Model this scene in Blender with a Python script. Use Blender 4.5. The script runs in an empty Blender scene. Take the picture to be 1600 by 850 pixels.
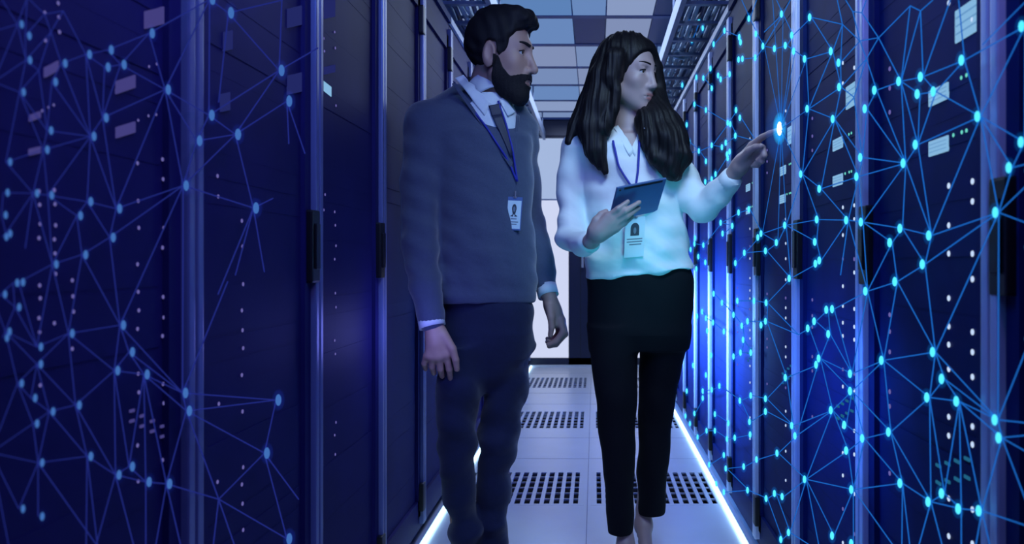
import bpy, bmesh, math, random
import numpy as np
from mathutils import Vector, Matrix
from mathutils.bvhtree import BVHTree

SC = bpy.context.scene
COL = SC.collection
R = math.radians
random.seed(7)

# ---------------------------------------------------------------- camera
F = 1300.0            # focal length in pixels of the 1600 px frame
VPX, VPY = 929.0, 410.0
EYE = 1.0
cam_data = bpy.data.cameras.new('camera')
cam = bpy.data.objects.new('camera', cam_data)
COL.objects.link(cam)
cam.location = (0, 0, EYE)
cam.rotation_euler = (R(90), 0, 0)
cam_data.sensor_width = 36.0
cam_data.lens = 36.0 * F / 1600.0
cam_data.shift_x = -(VPX - 800.0) / 1600.0
cam_data.shift_y = -(425.0 - VPY) / 1600.0
cam_data.clip_start = 0.05
cam_data.clip_end = 60
cam_data.dof.use_dof = True
cam_data.dof.focus_distance = 2.6
cam_data.dof.aperture_fstop = cam_data.lens / 1000.0 / 0.0055
SC.camera = cam

# ---------------------------------------------------------------- view and world
SC.view_settings.view_transform = 'Standard'
SC.view_settings.look = 'None'
SC.view_settings.exposure = 0.0
SC.view_settings.gamma = 1.0
SC.view_settings.use_curve_mapping = False
SC.cycles.transparent_max_bounces = 24
wd = bpy.data.worlds.new('world')
SC.world = wd
wd.use_nodes = True
wd.node_tree.nodes['Background'].inputs[0].default_value = (0.17, 0.16, 0.55, 1)
wd.node_tree.nodes['Background'].inputs[1].default_value = 0.055


# ---------------------------------------------------------------- lights
def area(name, loc, target, size, power, col, spread=180, sy=None):
    l = bpy.data.lights.new(name, 'AREA')
    l.energy = power
    l.color = col
    l.size = size
    if sy:
        l.shape = 'RECTANGLE'
        l.size_y = sy
    l.spread = R(spread)
    o = bpy.data.objects.new(name, l)
    COL.objects.link(o)
    o.location = loc
    o.rotation_euler = (Vector(target) - Vector(loc)).to_track_quat('-Z', 'Y').to_euler()
    return o


def point(name, loc, power, col, rad=0.05):
    l = bpy.data.lights.new(name, 'POINT')
    l.energy = power
    l.color = col
    l.shadow_soft_size = rad
    o = bpy.data.objects.new(name, l)
    COL.objects.link(o)
    o.location = loc
    return o


area('woman_key_fill', (0.36, 1.7, 2.33), (0.16, 2.75, 1.15), 0.5, 3.7, (0.48, 0.76, 1.0), spread=70)  # unseen lamp without a fixture, added to light the woman
area('ceiling_rear_light', (0.0, 5.6, 2.33), (0.0, 5.6, 0.0), 0.9, 38, (0.56, 0.70, 1.0), sy=4.2)
area('left_violet_fill', (0.30, 0.75, 2.2), (-0.63, 1.2, 1.3), 0.6, 10.5, (0.36, 0.27, 1.0))  # unseen lamp added for the violet wash over the left racks
area('man_violet_fill', (-0.35, 1.0, 2.2), (-0.42, 2.7, 1.2), 0.5, 3.4, (0.26, 0.34, 1.0))  # unseen lamp added to wash the man in violet-blue
area('right_blue_fill', (-0.30, 1.0, 2.2), (0.56, 1.7, 1.1), 0.5, 8.0, (0.06, 0.30, 1.0))  # unseen lamp added to lift the right racks towards blue
area('rack_fill_right', (0.10, 4.75, 0.75), (0.56, 4.75, 0.70), 3.2, 95, (0.13, 0.36, 1.0), spread=120, sy=0.16)  # unseen strip lamp added to brighten the far right racks
area('rack_fill_right_near', (0.30, 1.95, 0.75), (0.56, 2.0, 0.70), 0.7, 2.2, (0.05, 0.20, 1.0), spread=140, sy=0.16)  # smaller unseen lamp added for the near right racks
point('rack_fill_left', (-0.50, 2.36, 0.80), 1.2, (0.22, 0.24, 1.0), 0.08)  # unseen lamp added for the blue spot on the left racks
area('network_glow', (0.34, 1.95, 0.70), (0.12, 2.74, 1.10), 0.25, 0.36, (0.03, 0.80, 1.0), spread=60)  # unseen lamp added to carry the web's cyan light onto the woman


# ---------------------------------------------------------------- helpers
def W(px, py, Y):
    return np.array([(px - VPX) * Y / F, Y, EYE + (VPY - py) * Y / F])


def wall_point(px, py, X):
    Y = X * F / (px - VPX)
    return np.array([X, Y, EYE + (VPY - py) * Y / F])


def lin(c):
    c = c / 255.0
    return c / 12.92 if c <= 0.04045 else ((c + 0.055) / 1.055) ** 2.4


def rgb(r, g, b):
    return (lin(r), lin(g), lin(b), 1)


def mat(name, col, rough=0.5, metal=0.0, spec=0.5, noise=0.0, nscale=40.0, bump=0.0, bscale=200.0, sheen=0.0, stretch=None):
    m = bpy.data.materials.new(name)
    m.use_nodes = True
    nt = m.node_tree
    b = nt.nodes['Principled BSDF']
    b.inputs['Roughness'].default_value = rough
    b.inputs['Metallic'].default_value = metal
    b.inputs['Specular IOR Level'].default_value = spec
    if sheen:
        b.inputs['Sheen Weight'].default_value = sheen
    tc = nt.nodes.new('ShaderNodeTexCoord')
    src = tc.outputs['Object']
    if stretch:
        mp = nt.nodes.new('ShaderNodeMapping')
        mp.inputs['Scale'].default_value = stretch
        nt.links.new(src, mp.inputs['Vector'])
        src = mp.outputs['Vector']
    n = nt.nodes.new('ShaderNodeTexNoise')
    n.inputs['Scale'].default_value = nscale
    n.inputs['Detail'].default_value = 4
    nt.links.new(src, n.inputs['Vector'])
    mx = nt.nodes.new('ShaderNodeMix')
    mx.data_type = 'RGBA'
    lo = [max(0, c * (1 - noise)) for c in col[:3]] + [1]
    hi = [min(1, c * (1 + noise)) for c in col[:3]] + [1]
    mx.inputs[6].default_value = lo
    mx.inputs[7].default_value = hi
    nt.links.new(n.outputs['Fac'], mx.inputs[0])
    nt.links.new(mx.outputs[2], b.inputs['Base Color'])
    if bump:
        n2 = nt.nodes.new('ShaderNodeTexNoise')
        n2.inputs['Scale'].default_value = bscale
        nt.links.new(src, n2.inputs['Vector'])
        bp = nt.nodes.new('ShaderNodeBump')
        bp.inputs['Strength'].default_value = bump
        bp.inputs['Distance'].default_value = 0.002
        nt.links.new(n2.outputs['Fac'], bp.inputs['Height'])
        nt.links.new(bp.outputs['Normal'], b.inputs['Normal'])
    return m


def emis(name, col, strength):
    m = bpy.data.materials.new(name)
    m.use_nodes = True
    nt = m.node_tree
    nt.nodes.clear()
    e = nt.nodes.new('ShaderNodeEmission')
    e.inputs[0].default_value = col
    e.inputs[1].default_value = strength
    o = nt.nodes.new('ShaderNodeOutputMaterial')
    nt.links.new(e.outputs[0], o.inputs['Surface'])
    return m


def glow_volume(name, col, strength):
    m = bpy.data.materials.new(name)
    m.use_nodes = True
    nt = m.node_tree
    nt.nodes.clear()
    e = nt.nodes.new('ShaderNodeEmission')
    e.inputs[0].default_value = col
    e.inputs[1].default_value = strength
    o = nt.nodes.new('ShaderNodeOutputMaterial')
    nt.links.new(e.outputs[0], o.inputs['Volume'])
    return m


def tag(o, label=None, cat=None, group=None, kind=None):
    if label:
        o['label'] = label
    if cat:
        o['category'] = cat
    if group:
        o['group'] = group
    if kind:
        o['kind'] = kind
    return o


def empty(name, loc, label, cat, group=None):
    o = bpy.data.objects.new(name, None)
    o.empty_display_size = 0.1
    COL.objects.link(o)
    o.location = loc
    return tag(o, label, cat, group)


def link_mesh(name, me, parent=None, loc=None):
    o = bpy.data.objects.new(name, me)
    COL.objects.link(o)
    if parent is not None:
        o.parent = parent
    if loc is not None:
        o.location = loc
    return o


class MB:
    """collects shapes into one mesh; coordinates are world ones, `org` is taken off when built"""

    def __init__(self):
        self.bm = bmesh.new()

    def box(self, lo, hi, bevel=0.0):
        lo = np.array(lo, float)
        hi = np.array(hi, float)
        c = (lo + hi) / 2
        s = np.maximum(hi - lo, 1e-5)
        r = bmesh.ops.create_cube(self.bm, size=1.0, matrix=Matrix.Translation(c) @ Matrix.Diagonal((*s, 1)))
        if bevel:
            es = list({e for v in r['verts'] for e in v.link_edges})
            bmesh.ops.bevel(self.bm, geom=es, offset=bevel, segments=2, profile=0.7, affect='EDGES')
        return self

    def obox(self, c, ax, ay, az, bevel=0.0):
        """oriented box: centre and three full-length axis vectors"""
        M = Matrix(((ax[0], ay[0], az[0], c[0]), (ax[1], ay[1], az[1], c[1]), (ax[2], ay[2], az[2], c[2]), (0, 0, 0, 1)))
        r = bmesh.ops.create_cube(self.bm, size=1.0, matrix=M)
        if bevel:
            es = list({e for v in r['verts'] for e in v.link_edges})
            bmesh.ops.bevel(self.bm, geom=es, offset=bevel, segments=2, profile=0.7, affect='EDGES')
        return self

    def tube(self, pts, rad, n=8, cap=True, flat=None):
        pts = [Vector(p) for p in pts]
        rads = rad if isinstance(rad, (list, tuple)) else [rad] * len(pts)
        rings = []
        up = Vector((0.13, 0.29, 0.95))
        for i, p in enumerate(pts):
            t = (pts[min(i + 1, len(pts) - 1)] - pts[max(i - 1, 0)])
            if t.length < 1e-9:
                t = Vector((0, 0, 1))
            t.normalize()
            a = t.cross(up)
            if a.length < 1e-3:
                a = t.cross(Vector((1, 0, 0)))
            a.normalize()
            b = t.cross(a)
            ring = []
            for k in range(n):
                an = 2 * math.pi * k / n
                ring.append(self.bm.verts.new(p + (a * math.cos(an) + b * math.sin(an)) * rads[i]))
            rings.append(ring)
        for i in range(len(rings) - 1):
            for k in range(n):
                self.bm.faces.new((rings[i][k], rings[i][(k + 1) % n], rings[i + 1][(k + 1) % n], rings[i + 1][k]))
        if cap:
            self.bm.faces.new(rings[0][::-1])
            self.bm.faces.new(rings[-1])
        return self

    def ellipsoid(self, c, r, u=12, v=8):
        M = Matrix.Translation(Vector(c)) @ Matrix.Diagonal((r[0], r[1], r[2], 1))
        bmesh.ops.create_uvsphere(self.bm, u_segments=u, v_segments=v, radius=1.0, matrix=M)
        return self

    def prism(self, pts, thick):
        """polygon of 3-D points pushed along a vector"""
        t = Vector(thick)
        a = [self.bm.verts.new(Vector(p)) for p in pts]
        b = [self.bm.verts.new(Vector(p) + t) for p in pts]
        n = len(a)
        self.bm.faces.new(a)
        self.bm.faces.new(b[::-1])
        for i in range(n):
            self.bm.faces.new((a[i], b[i], b[(i + 1) % n], a[(i + 1) % n]))
        return self

    def ribbon(self, left, right, thick):
        """a strip between two polylines with a thickness vector"""
        t = Vector(thick)
        L = [self.bm.verts.new(Vector(p)) for p in left]
        Rr = [self.bm.verts.new(Vector(p)) for p in right]
        L2 = [self.bm.verts.new(Vector(p) + t) for p in left]
        R2 = [self.bm.verts.new(Vector(p) + t) for p in right]
        n = len(L)
        for i in range(n - 1):
            self.bm.faces.new((L[i], Rr[i], Rr[i + 1], L[i + 1]))
            self.bm.faces.new((L2[i], L2[i + 1], R2[i + 1], R2[i]))
            self.bm.faces.new((L[i], L[i + 1], L2[i + 1], L2[i]))
            self.bm.faces.new((Rr[i], R2[i], R2[i + 1], Rr[i + 1]))
        self.bm.faces.new((L[0], L2[0], R2[0], Rr[0]))
        self.bm.faces.new((L[-1], Rr[-1], R2[-1], L2[-1]))
        return self

    def build(self, name, m, parent=None, smooth=False, org=None):
        bmesh.ops.recalc_face_normals(self.bm, faces=self.bm.faces[:])
        if org is None and parent is not None:
            org = Vector((0, 0, 0))
            p = parent
            while p is not None:
                org = org + p.location
                p = p.parent
        if org is not None:
            bmesh.ops.translate(self.bm, verts=self.bm.verts[:], vec=-Vector(org))
        me = bpy.data.meshes.new(name)
        self.bm.to_mesh(me)
        self.bm.free()
        me.materials.append(m)
        if smooth:
            me.polygons.foreach_set('use_smooth', [True] * len(me.polygons))
        o = link_mesh(name, me, parent)
        if parent is None and org is not None:
            o.location = org
        return o


# ---------------------------------------------------------------- blended solids (one continuous skin from many shapes)
def smin(a, b, k):
    if k <= 0:
        return np.minimum(a, b)
    h = np.maximum(k - np.abs(a - b), 0) / k
    return np.minimum(a, b) - h * h * k * 0.25


class Solid:
    def __init__(self, lo, hi, h):
        self.lo = np.array(lo, float)
        self.h = h
        self.n = np.ceil((np.array(hi, float) - self.lo) / h).astype(int) + 1
        self.D = np.full(self.n, 0.06, np.float32)

    def _reg(self, lo, hi):
        a = np.maximum(np.floor((np.array(lo) - self.lo) / self.h).astype(int), 0)
        b = np.minimum(np.ceil((np.array(hi) - self.lo) / self.h).astype(int) + 1, self.n)
        if np.any(b <= a):
            return None, None
        sl = tuple(slice(a[i], b[i]) for i in range(3))
        ax = [(self.lo[i] + self.h * np.arange(a[i], b[i])).astype(np.float32) for i in range(3)]
        return sl, (ax[0][:, None, None], ax[1][None, :, None], ax[2][None, None, :])

    def put(self, fn, lo, hi, k=0.0, op='add'):
        pad = k + 0.02
        sl, P = self._reg(np.array(lo) - pad, np.array(hi) + pad)
        if sl is None:
            return self
        d = fn(*P)
        if op == 'add':
            self.D[sl] = smin(self.D[sl], d, k)
        elif op == 'sub':
            self.D[sl] = -smin(-self.D[sl], d, k)
        elif op == 'and':
            self.D[sl] = -smin(-self.D[sl], -d, k)
        return self

    def cone(self, a, b, ra, rb, k=0.0, op='add'):
        a = np.asarray(a, float)
        b = np.asarray(b, float)
        ba = b - a
        bb = max(float(ba @ ba), 1e-9)

        def fn(x, y, z):
            t = np.clip(((x - a[0]) * ba[0] + (y - a[1]) * ba[1] + (z - a[2]) * ba[2]) / bb, 0, 1)
            return np.sqrt((x - a[0] - t * ba[0]) ** 2 + (y - a[1] - t * ba[1]) ** 2 + (z - a[2] - t * ba[2]) ** 2) - (ra + (rb - ra) * t)
        r = max(ra, rb)
        return self.put(fn, np.minimum(a, b) - r, np.maximum(a, b) + r, k, op)

    def chain(self, pts, rads, k=0.0):
        for i in range(len(pts) - 1):
            self.cone(pts[i], pts[i + 1], rads[i], rads[i + 1], k if i == 0 else max(0.004, min(rads[i], rads[i + 1]) * 0.3))
        return self

    def ell(self, c, r, k=0.0, op='add', rot=None):
        c = np.asarray(c, float)
        r = np.asarray(r, float)

        def fn(x, y, z):
            u, v, w = x - c[0], y - c[1], z - c[2]
            if rot is not None:
                u, v, w = (rot[0][0] * u + rot[0][1] * v + rot[0][2] * w, rot[1][0] * u + rot[1][1] * v + rot[1][2] * w,
                           rot[2][0] * u + rot[2][1] * v + rot[2][2] * w)
            return ell_d(u, v, w, (0, 0, 0), r)
        m = max(r)
        rr = r if rot is None else np.array([m, m, m])
        return self.put(fn, c - rr, c + rr, k, op)

    def loft(self, secs, k=0.0, op='add', power=2.0):
        """secs rows: z, cx, cy, half width, half depth, yaw in degrees"""
        s = np.array(sorted(secs), float)

        def fn(x, y, z):
            zz = z
            cx = np.interp(zz, s[:, 0], s[:, 1])
            cy = np.interp(zz, s[:, 0], s[:, 2])
            a = np.interp(zz, s[:, 0], s[:, 3])
            b = np.interp(zz, s[:, 0], s[:, 4])
            yw = np.radians(np.interp(zz, s[:, 0], s[:, 5]))
            u = (x - cx) * np.cos(yw) + (y - cy) * np.sin(yw)
            v = -(x - cx) * np.sin(yw) + (y - cy) * np.cos(yw)
            q = (np.abs(u / a) ** power + np.abs(v / b) ** power) ** (1 / power)
            d = (q - 1) * np.minimum(a, b)
            cap = np.maximum(s[0, 0] - zz, zz - s[-1, 0])
            return np.maximum(d, cap).astype(np.float32)
        m = max(s[:, 3].max(), s[:, 4].max())
        lo = (s[:, 1].min() - m, s[:, 2].min() - m, s[0, 0])
        hi = (s[:, 1].max() + m, s[:, 2].max() + m, s[-1, 0])
        return self.put(fn, lo, hi, k, op)

    def surface(self):
        D = self.D
        ins = D < 0
        c = np.zeros(tuple(self.n - 1), np.uint8)
        for i in (0, 1):
            for j in (0, 1):
                for l in (0, 1):
                    c += ins[i:self.n[0] - 1 + i, j:self.n[1] - 1 + j, l:self.n[2] - 1 + l]
        act = (c > 0) & (c < 8)
        idx = np.argwhere(act)
        vid = np.full(act.shape, -1, np.int64)
        vid[act] = np.arange(len(idx))
        acc = np.zeros((len(idx), 3))
        cnt = np.zeros(len(idx))
        corners = [(i, j, l) for i in (0, 1) for j in (0, 1) for l in (0, 1)]
        val = {q: D[idx[:, 0] + q[0], idx[:, 1] + q[1], idx[:, 2] + q[2]].astype(float) for q in corners}
        for p in corners:
            for ax in range(3):
                if p[ax] == 0:
                    q = list(p)
                    q[ax] = 1
                    q = tuple(q)
                    a, b = val[p], val[q]
                    m = (a < 0) != (b < 0)
                    t = a[m] / (a[m] - b[m])
                    pt = np.tile(np.array(p, float), (m.sum(), 1))
                    pt[:, ax] += t
                    acc[m] += pt
                    cnt[m] += 1
        V = self.lo + (idx + acc / cnt[:, None]) * self.h
        faces = []
        for ax in range(3):
            o1, o2 = (ax + 1) % 3, (ax + 2) % 3
            s0 = [slice(1, -1)] * 3
            s1 = [slice(1, -1)] * 3
            s0[ax] = slice(0, -1)
            s1[ax] = slice(1, None)
            A, B = ins[tuple(s0)], ins[tuple(s1)]
            for flip, m in ((False, A & ~B), (True, ~A & B)):
                e = np.argwhere(m)
                if not len(e):
                    continue
                for q in (o1, o2):
                    e[:, q] += 1
                quad = []
                for da, db in ((0, 0), (1, 0), (1, 1), (0, 1)):
                    g = e.copy()
                    g[:, o1] -= 1 - da
                    g[:, o2] -= 1 - db
                    quad.append(vid[g[:, 0], g[:, 1], g[:, 2]])
                qd = np.stack(quad, 1)
                faces.append(qd[:, ::-1] if flip else qd)
        Fq = np.concatenate(faces)
        return V, Fq[(Fq >= 0).all(1)]


def ell_d(u, v, w, c, r):
    a = np.sqrt(((u - c[0]) / r[0]) ** 2 + ((v - c[1]) / r[1]) ** 2 + ((w - c[2]) / r[2]) ** 2)
    b = np.sqrt(((u - c[0]) / r[0] ** 2) ** 2 + ((v - c[1]) / r[1] ** 2) ** 2 + ((w - c[2]) / r[2] ** 2) ** 2)
    return a * (a - 1) / np.maximum(b, 1e-6)


def cone_d(u, v, w, a, b, ra, rb):
    ba = [b[i] - a[i] for i in range(3)]
    bb = sum(q * q for q in ba) + 1e-12
    t = np.clip(((u - a[0]) * ba[0] + (v - a[1]) * ba[1] + (w - a[2]) * ba[2]) / bb, 0, 1)
    return np.sqrt((u - a[0] - t * ba[0]) ** 2 + (v - a[1] - t * ba[1]) ** 2 + (w - a[2] - t * ba[2]) ** 2) - (ra + (rb - ra) * t)


def smooth_mesh(V, Fq, it, lam=0.5):
    e = np.concatenate([Fq[:, [0, 1]], Fq[:, [1, 2]], Fq[:, [2, 3]], Fq[:, [3, 0]]])
    e = np.concatenate([e, e[:, ::-1]])
    cnt = np.bincount(e[:, 0], minlength=len(V))[:, None]
    for _ in range(it):
        s = np.stack([np.bincount(e[:, 0], weights=V[e[:, 1], k], minlength=len(V)) for k in range(3)], 1)
        V = V + lam * (s / np.maximum(cnt, 1) - V)
    return V


def normals(V, Fq):
    n = np.cross(V[Fq[:, 2]] - V[Fq[:, 0]], V[Fq[:, 3]] - V[Fq[:, 1]])
    out = np.stack([sum(np.bincount(Fq[:, c], weights=n[:, k], minlength=len(V)) for c in range(4)) for k in range(3)], 1)
    return out / np.maximum(np.linalg.norm(out, axis=1, keepdims=True), 1e-9)


def put_mesh(name, V, Fq, mats, parent, org, midx=None):
    V = V - np.asarray(org)
    me = bpy.data.meshes.new(name)
    me.from_pydata(V.tolist(), [], Fq.tolist())
    for m in (mats if isinstance(mats, list) else [mats]):
        me.materials.append(m)
    me.polygons.foreach_set('use_smooth', [True] * len(me.polygons))
    if midx is not None:
        me.polygons.foreach_set('material_index', midx.astype(int).tolist())
    me.update()
    return link_mesh(name, me, parent)


def bvh_of(*vf):
    V, Fs, n = [], [], 0
    for v, f in vf:
        V.append(v)
        Fs.append(f + n)
        n += len(v)
    return BVHTree.FromPolygons(np.concatenate(V).tolist(), np.concatenate(Fs).tolist())


def on_surface(bvh, px, py, off=0.004, guess=2.6):
    """the surface point seen from the aisle at that place, lifted a little off the cloth"""
    o = Vector((0, 0, EYE))
    d = Vector(W(px, py, 1.0)) - o
    hit = bvh.ray_cast(o, d.normalized())
    if hit[0] is None:
        return Vector(W(px, py, guess))
    return hit[0] + Vector(hit[1]) * off if hit[1].y < 0 else hit[0] - Vector(hit[1]) * off


def folds(V, seed, amp, n=9, fmin=14, fmax=40, direction=None, spread=0.6):
    rs = np.random.RandomState(seed)
    out = np.zeros(len(V))
    for i in range(n):
        d = rs.normal(size=3)
        if direction is not None:
            d = np.asarray(direction, float) + spread * d
        d /= np.linalg.norm(d)
        f = rs.uniform(fmin, fmax)
        ph = rs.uniform(0, 6.28)
        w = rs.normal(size=3) * 6
        mod = 0.5 + 0.5 * np.sin(V @ w + rs.uniform(0, 6.28))
        s = np.sin(f * (V @ d) + ph + 1.1 * np.sin(V @ (rs.normal(size=3) * 9)))
        out += mod * np.sign(s) * np.abs(s) ** 1.3 / n ** 0.5
    return out * amp * 1.9


# ---------------------------------------------------------------- materials of the place
M = {}
M['floor'] = mat('floor_vinyl', rgb(196, 204, 222), 0.32, noise=0.06, nscale=7, bump=0.05, bscale=90)
M['seam'] = mat('tile_joint', rgb(120, 130, 160), 0.6)
M['grille'] = mat('grille_metal', rgb(196, 204, 222), 0.35, noise=0.05)
M['dark'] = mat('dark_plenum', rgb(14, 18, 40), 0.8)
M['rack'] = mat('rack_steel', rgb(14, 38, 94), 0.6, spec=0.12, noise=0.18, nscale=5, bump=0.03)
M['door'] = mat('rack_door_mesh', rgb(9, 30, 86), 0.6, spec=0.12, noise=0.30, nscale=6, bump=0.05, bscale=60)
M['rack_left'] = mat('rack_steel_violet_wash', rgb(34, 34, 90), 0.6, spec=0.12, noise=0.18, nscale=5, bump=0.03)  # copy of the rack steel with the violet light wash put into its colour
M['door_left'] = mat('rack_door_violet_wash', rgb(32, 30, 86), 0.6, spec=0.12, noise=0.25, nscale=6, bump=0.05, bscale=60)  # same violet wash painted into the left door colour
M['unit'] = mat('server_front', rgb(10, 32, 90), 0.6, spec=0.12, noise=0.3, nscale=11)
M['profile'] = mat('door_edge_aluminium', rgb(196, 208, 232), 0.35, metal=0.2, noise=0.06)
M['profile_left'] = mat('door_edge_dimmed', rgb(104, 116, 160), 0.35, metal=0.2, noise=0.06)  # darker copy of the edge profile; the left row's dim light is in the colour
M['black'] = mat('black_plastic', rgb(8, 9, 16), 0.45, noise=0.2)
M['white_steel'] = mat('white_steel', rgb(205, 212, 224), 0.5, noise=0.05)
M['frame'] = mat('door_frame_dark', rgb(24, 30, 62), 0.35, noise=0.15)
M['tray'] = mat('tray_steel', rgb(120, 135, 165), 0.45, metal=0.5, noise=0.15)
M['cable'] = mat('cable_jacket', rgb(140, 165, 190), 0.5, noise=0.3)
M['cable2'] = mat('cable_jacket_dark', rgb(40, 60, 100), 0.5, noise=0.3)
M['bar'] = mat('ceiling_bar_blue', rgb(60, 84, 140), 0.5, noise=0.08)
M['wall'] = mat('painted_wall', rgb(90, 100, 130), 0.7, noise=0.06)
E = {}
E['strip'] = emis('floor_strip_light', rgb(190, 236, 255), 4.5)
E['glass_low'] = emis('lit_door_glass', rgb(206, 214, 244), 1.0)
E['glass_high'] = emis('lit_door_glass_upper', rgb(164, 184, 222), 1.0)
E['led'] = emis('white_led', rgb(200, 222, 255), 1.0)
E['led_dim'] = emis('dim_violet_led', rgb(104, 98, 168), 1.0)
E['led_green'] = emis('green_led', rgb(110, 220, 205), 1.0)
E['led_teal'] = emis('dim_teal_led', rgb(30, 95, 130), 1.0)
E['display'] = emis('status_display', rgb(132, 182, 222), 1.0)
E['display_line'] = emis('display_line', rgb(100, 150, 200), 1.0)
E['display_violet'] = emis('status_display_dim', rgb(66, 62, 126), 1.0)
E['display_faint'] = emis('status_display_faint', rgb(34, 40, 100), 1.0)
for i, c in enumerate([(118, 140, 184), (104, 136, 188), (128, 143, 182), (92, 130, 184), (136, 154, 194)]):
    E['ceil%d' % i] = emis('ceiling_panel_light_%d' % i, rgb(*c), 1.0)
E['ceil_dark'] = mat('ceiling_panel_dark', rgb(40, 60, 120), 0.5, noise=0.1)

XR, XL = 0.56, -0.63          # faces of the two rows of racks
FRONT, END = 0.35, 8.05

# ---------------------------------------------------------------- floor with openings for the grilles
GY = [(3.425, 3.985), (5.00, 5.60), (6.62, 7.24)]
GX = [(-0.60, -0.045), (-0.015, 0.535)]
fl = MB()
ys = [FRONT] + [y for g in GY for y in g] + [END]
for i in range(0, len(ys), 2):
    fl.box((-1.57, ys[i], -0.04), (1.5, ys[i + 1], 0))
for a, b in GY:
    fl.box((-1.57, a, -0.04), (GX[0][0], b, 0))
    fl.box((GX[0][1], a, -0.04), (GX[1][0], b, 0))
    fl.box((GX[1][1], a, -0.04), (1.5, b, 0))
tag(fl.build('floor', M['floor']), kind='structure')
sm = MB()
sm.box((-0.0315, FRONT, -0.002), (-0.0285, END, 0.0012))
for y in (2.88, 4.24, 4.74, 5.87, 6.36, 7.5):
    sm.box((-0.60, y - 0.0008, -0.002), (0.535, y + 0.0008, 0.0008))
tag(sm.build('trim_floor_joint', M['seam']), kind='structure')
pl = MB()
pl.box((-0.7, 3.2, -0.5), (0.7, END, -0.45))
for s in (-0.7, 0.7):
    pl.box((s - 0.01, 3.2, -0.5), (s + 0.01, END, -0.04))
tag(pl.build('trim_underfloor', M['dark']), kind='structure')

names_row = ['nearest the camera', 'in the middle row', 'nearest the glass door']
for r, (y0, y1) in enumerate(GY):
    for c, (x0, x1) in enumerate(GX):
        g = empty('floor_grille', ((x0 + x1) / 2, (y0 + y1) / 2, 0),
                  'slotted ventilation floor panel %s, %s half of the aisle' % (names_row[r], ['left', 'right'][c]), 'floor grille',
                  'slotted floor panels')
        m = MB()
        fw = 0.012
        nx, ny = 13, 6
        px_ = (x1 - x0 - 2 * fw) / nx
        py_ = (y1 - y0 - 2 * fw) / ny
        for i in range(nx + 1):
            w = fw if i in (0, nx) else 0.0085
            x = x0 + fw + i * px_
            m.box((max(x0, x - w), y0, -0.008), (min(x1, x + w), y1, 0.0005))
        mb = MB()
        for j in range(ny + 1):
            w = fw if j in (0, ny) else 0.0028
            y = y0 + fw + j * py_
            mb.box((x0, max(y0, y - w), -0.008), (x1, min(y1, y + w), -0.001 if 0 < j < ny else 0.0002))
        m.build('slat_panel', M['grille'], g)
        mb.build('cross_bar', M['grille'], g)

# ---------------------------------------------------------------- glowing strips along the floor
for side, x, s in (('left', -0.604, -1), ('right', 0.532, 1)):
    o = empty('floor_light_strip', (x, 4.2, 0), 'glowing cyan light strip on the floor along the %s row of racks' % side,
              'light strip', 'floor light strips')
    m = MB()
    for k in range(5):
        a = 1.6 + k * 1.29
        m.box((x - 0.005, a, 0.001), (x + 0.005, a + 1.265, 0.012))
    m.build('diffuser', E['strip'], o)
    m = MB()
    m.box((min(x + s * 0.006, x + s * 0.022), 1.6, 0.0), (max(x + s * 0.006, x + s * 0.022), END, 0.02))
    m.build('channel', M['profile'], o)

# ---------------------------------------------------------------- end wall with the lit double door
bk = MB()
bk.box((-1.57, END + 0.02, 0), (1.5, END + 0.12, 2.6))
tag(bk.build('wall_back', M['wall']), kind='structure')
for side, x in (('left', -1.62), ('right', 1.55)):
    m = MB()
    m.box((x - 0.05, FRONT, 0), (x + 0.05, END + 0.1, 2.6))
    tag(m.build('wall_' + side, M['wall']), kind='structure')
hd = MB()
hd.box((-1.45, END - 0.05, 2.21), (1.45, END + 0.02, 2.385))
hd.box((-1.45, END - 0.075, 2.215), (1.45, END - 0.05, 2.245))
tag(hd.build('trim_door_header', M['frame']), kind='structure')

door = empty('door_1', (0.0, END - 0.02, 0), 'double glass door glowing white at the far end of the aisle', 'door')
door['kind'] = 'structure'
y0, y1 = END - 0.05, END + 0.0
fr = MB()
for a, b in ((-1.0, -0.64), (-0.25, -0.02), (0.50, 0.9)):
    fr.box((a, y0, 0.0), (b, y1, 2.21))
fr.box((-0.64, y0, 0.0), (0.50, y1, 0.082))
fr.box((-0.64, y0, 2.195), (0.50, y1, 2.21))
fr.build('door_frame', M['frame'], door)
m = MB()
m.box((-0.137, y0 - 0.004, 0.09), (-0.131, y0 + 0.002, 2.2))
m.build('centre_joint', M['black'], door)
for i, (a, b) in enumerate(((-0.64, -0.25), (-0.02, 0.50))):
    for nm, z0, z1, mt in (('glass_pane', 0.082, 1.598, E['glass_low']), ('glass_pane', 1.610, 2.195, E['glass_high'])):
        m = MB()
        m.box((a, END - 0.03, z0), (b, END - 0.02, z1))
        m.build(nm, mt, door)
    m = MB()
    m.box((a, y0 + 0.004, 1.598), (b, END - 0.018, 1.610))
    m.build('glazing_bar', M['tray'], door)
m = MB()
m.box((-0.62, y0 - 0.05, 0), (0.54, y0 + 0.005, 0.016))
m.build('threshold', M['white_steel'], door)
m = MB()
m.tube([(-0.115, y0 - 0.04, 0.95), (-0.115, y0 - 0.04, 1.35)], 0.012)
for z in (0.98, 1.32):
    m.tube([(-0.115, y0 - 0.04, z), (-0.115, y0 + 0.002, z)], 0.008)
m.build('pull_handle', M['profile'], door, True)

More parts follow.
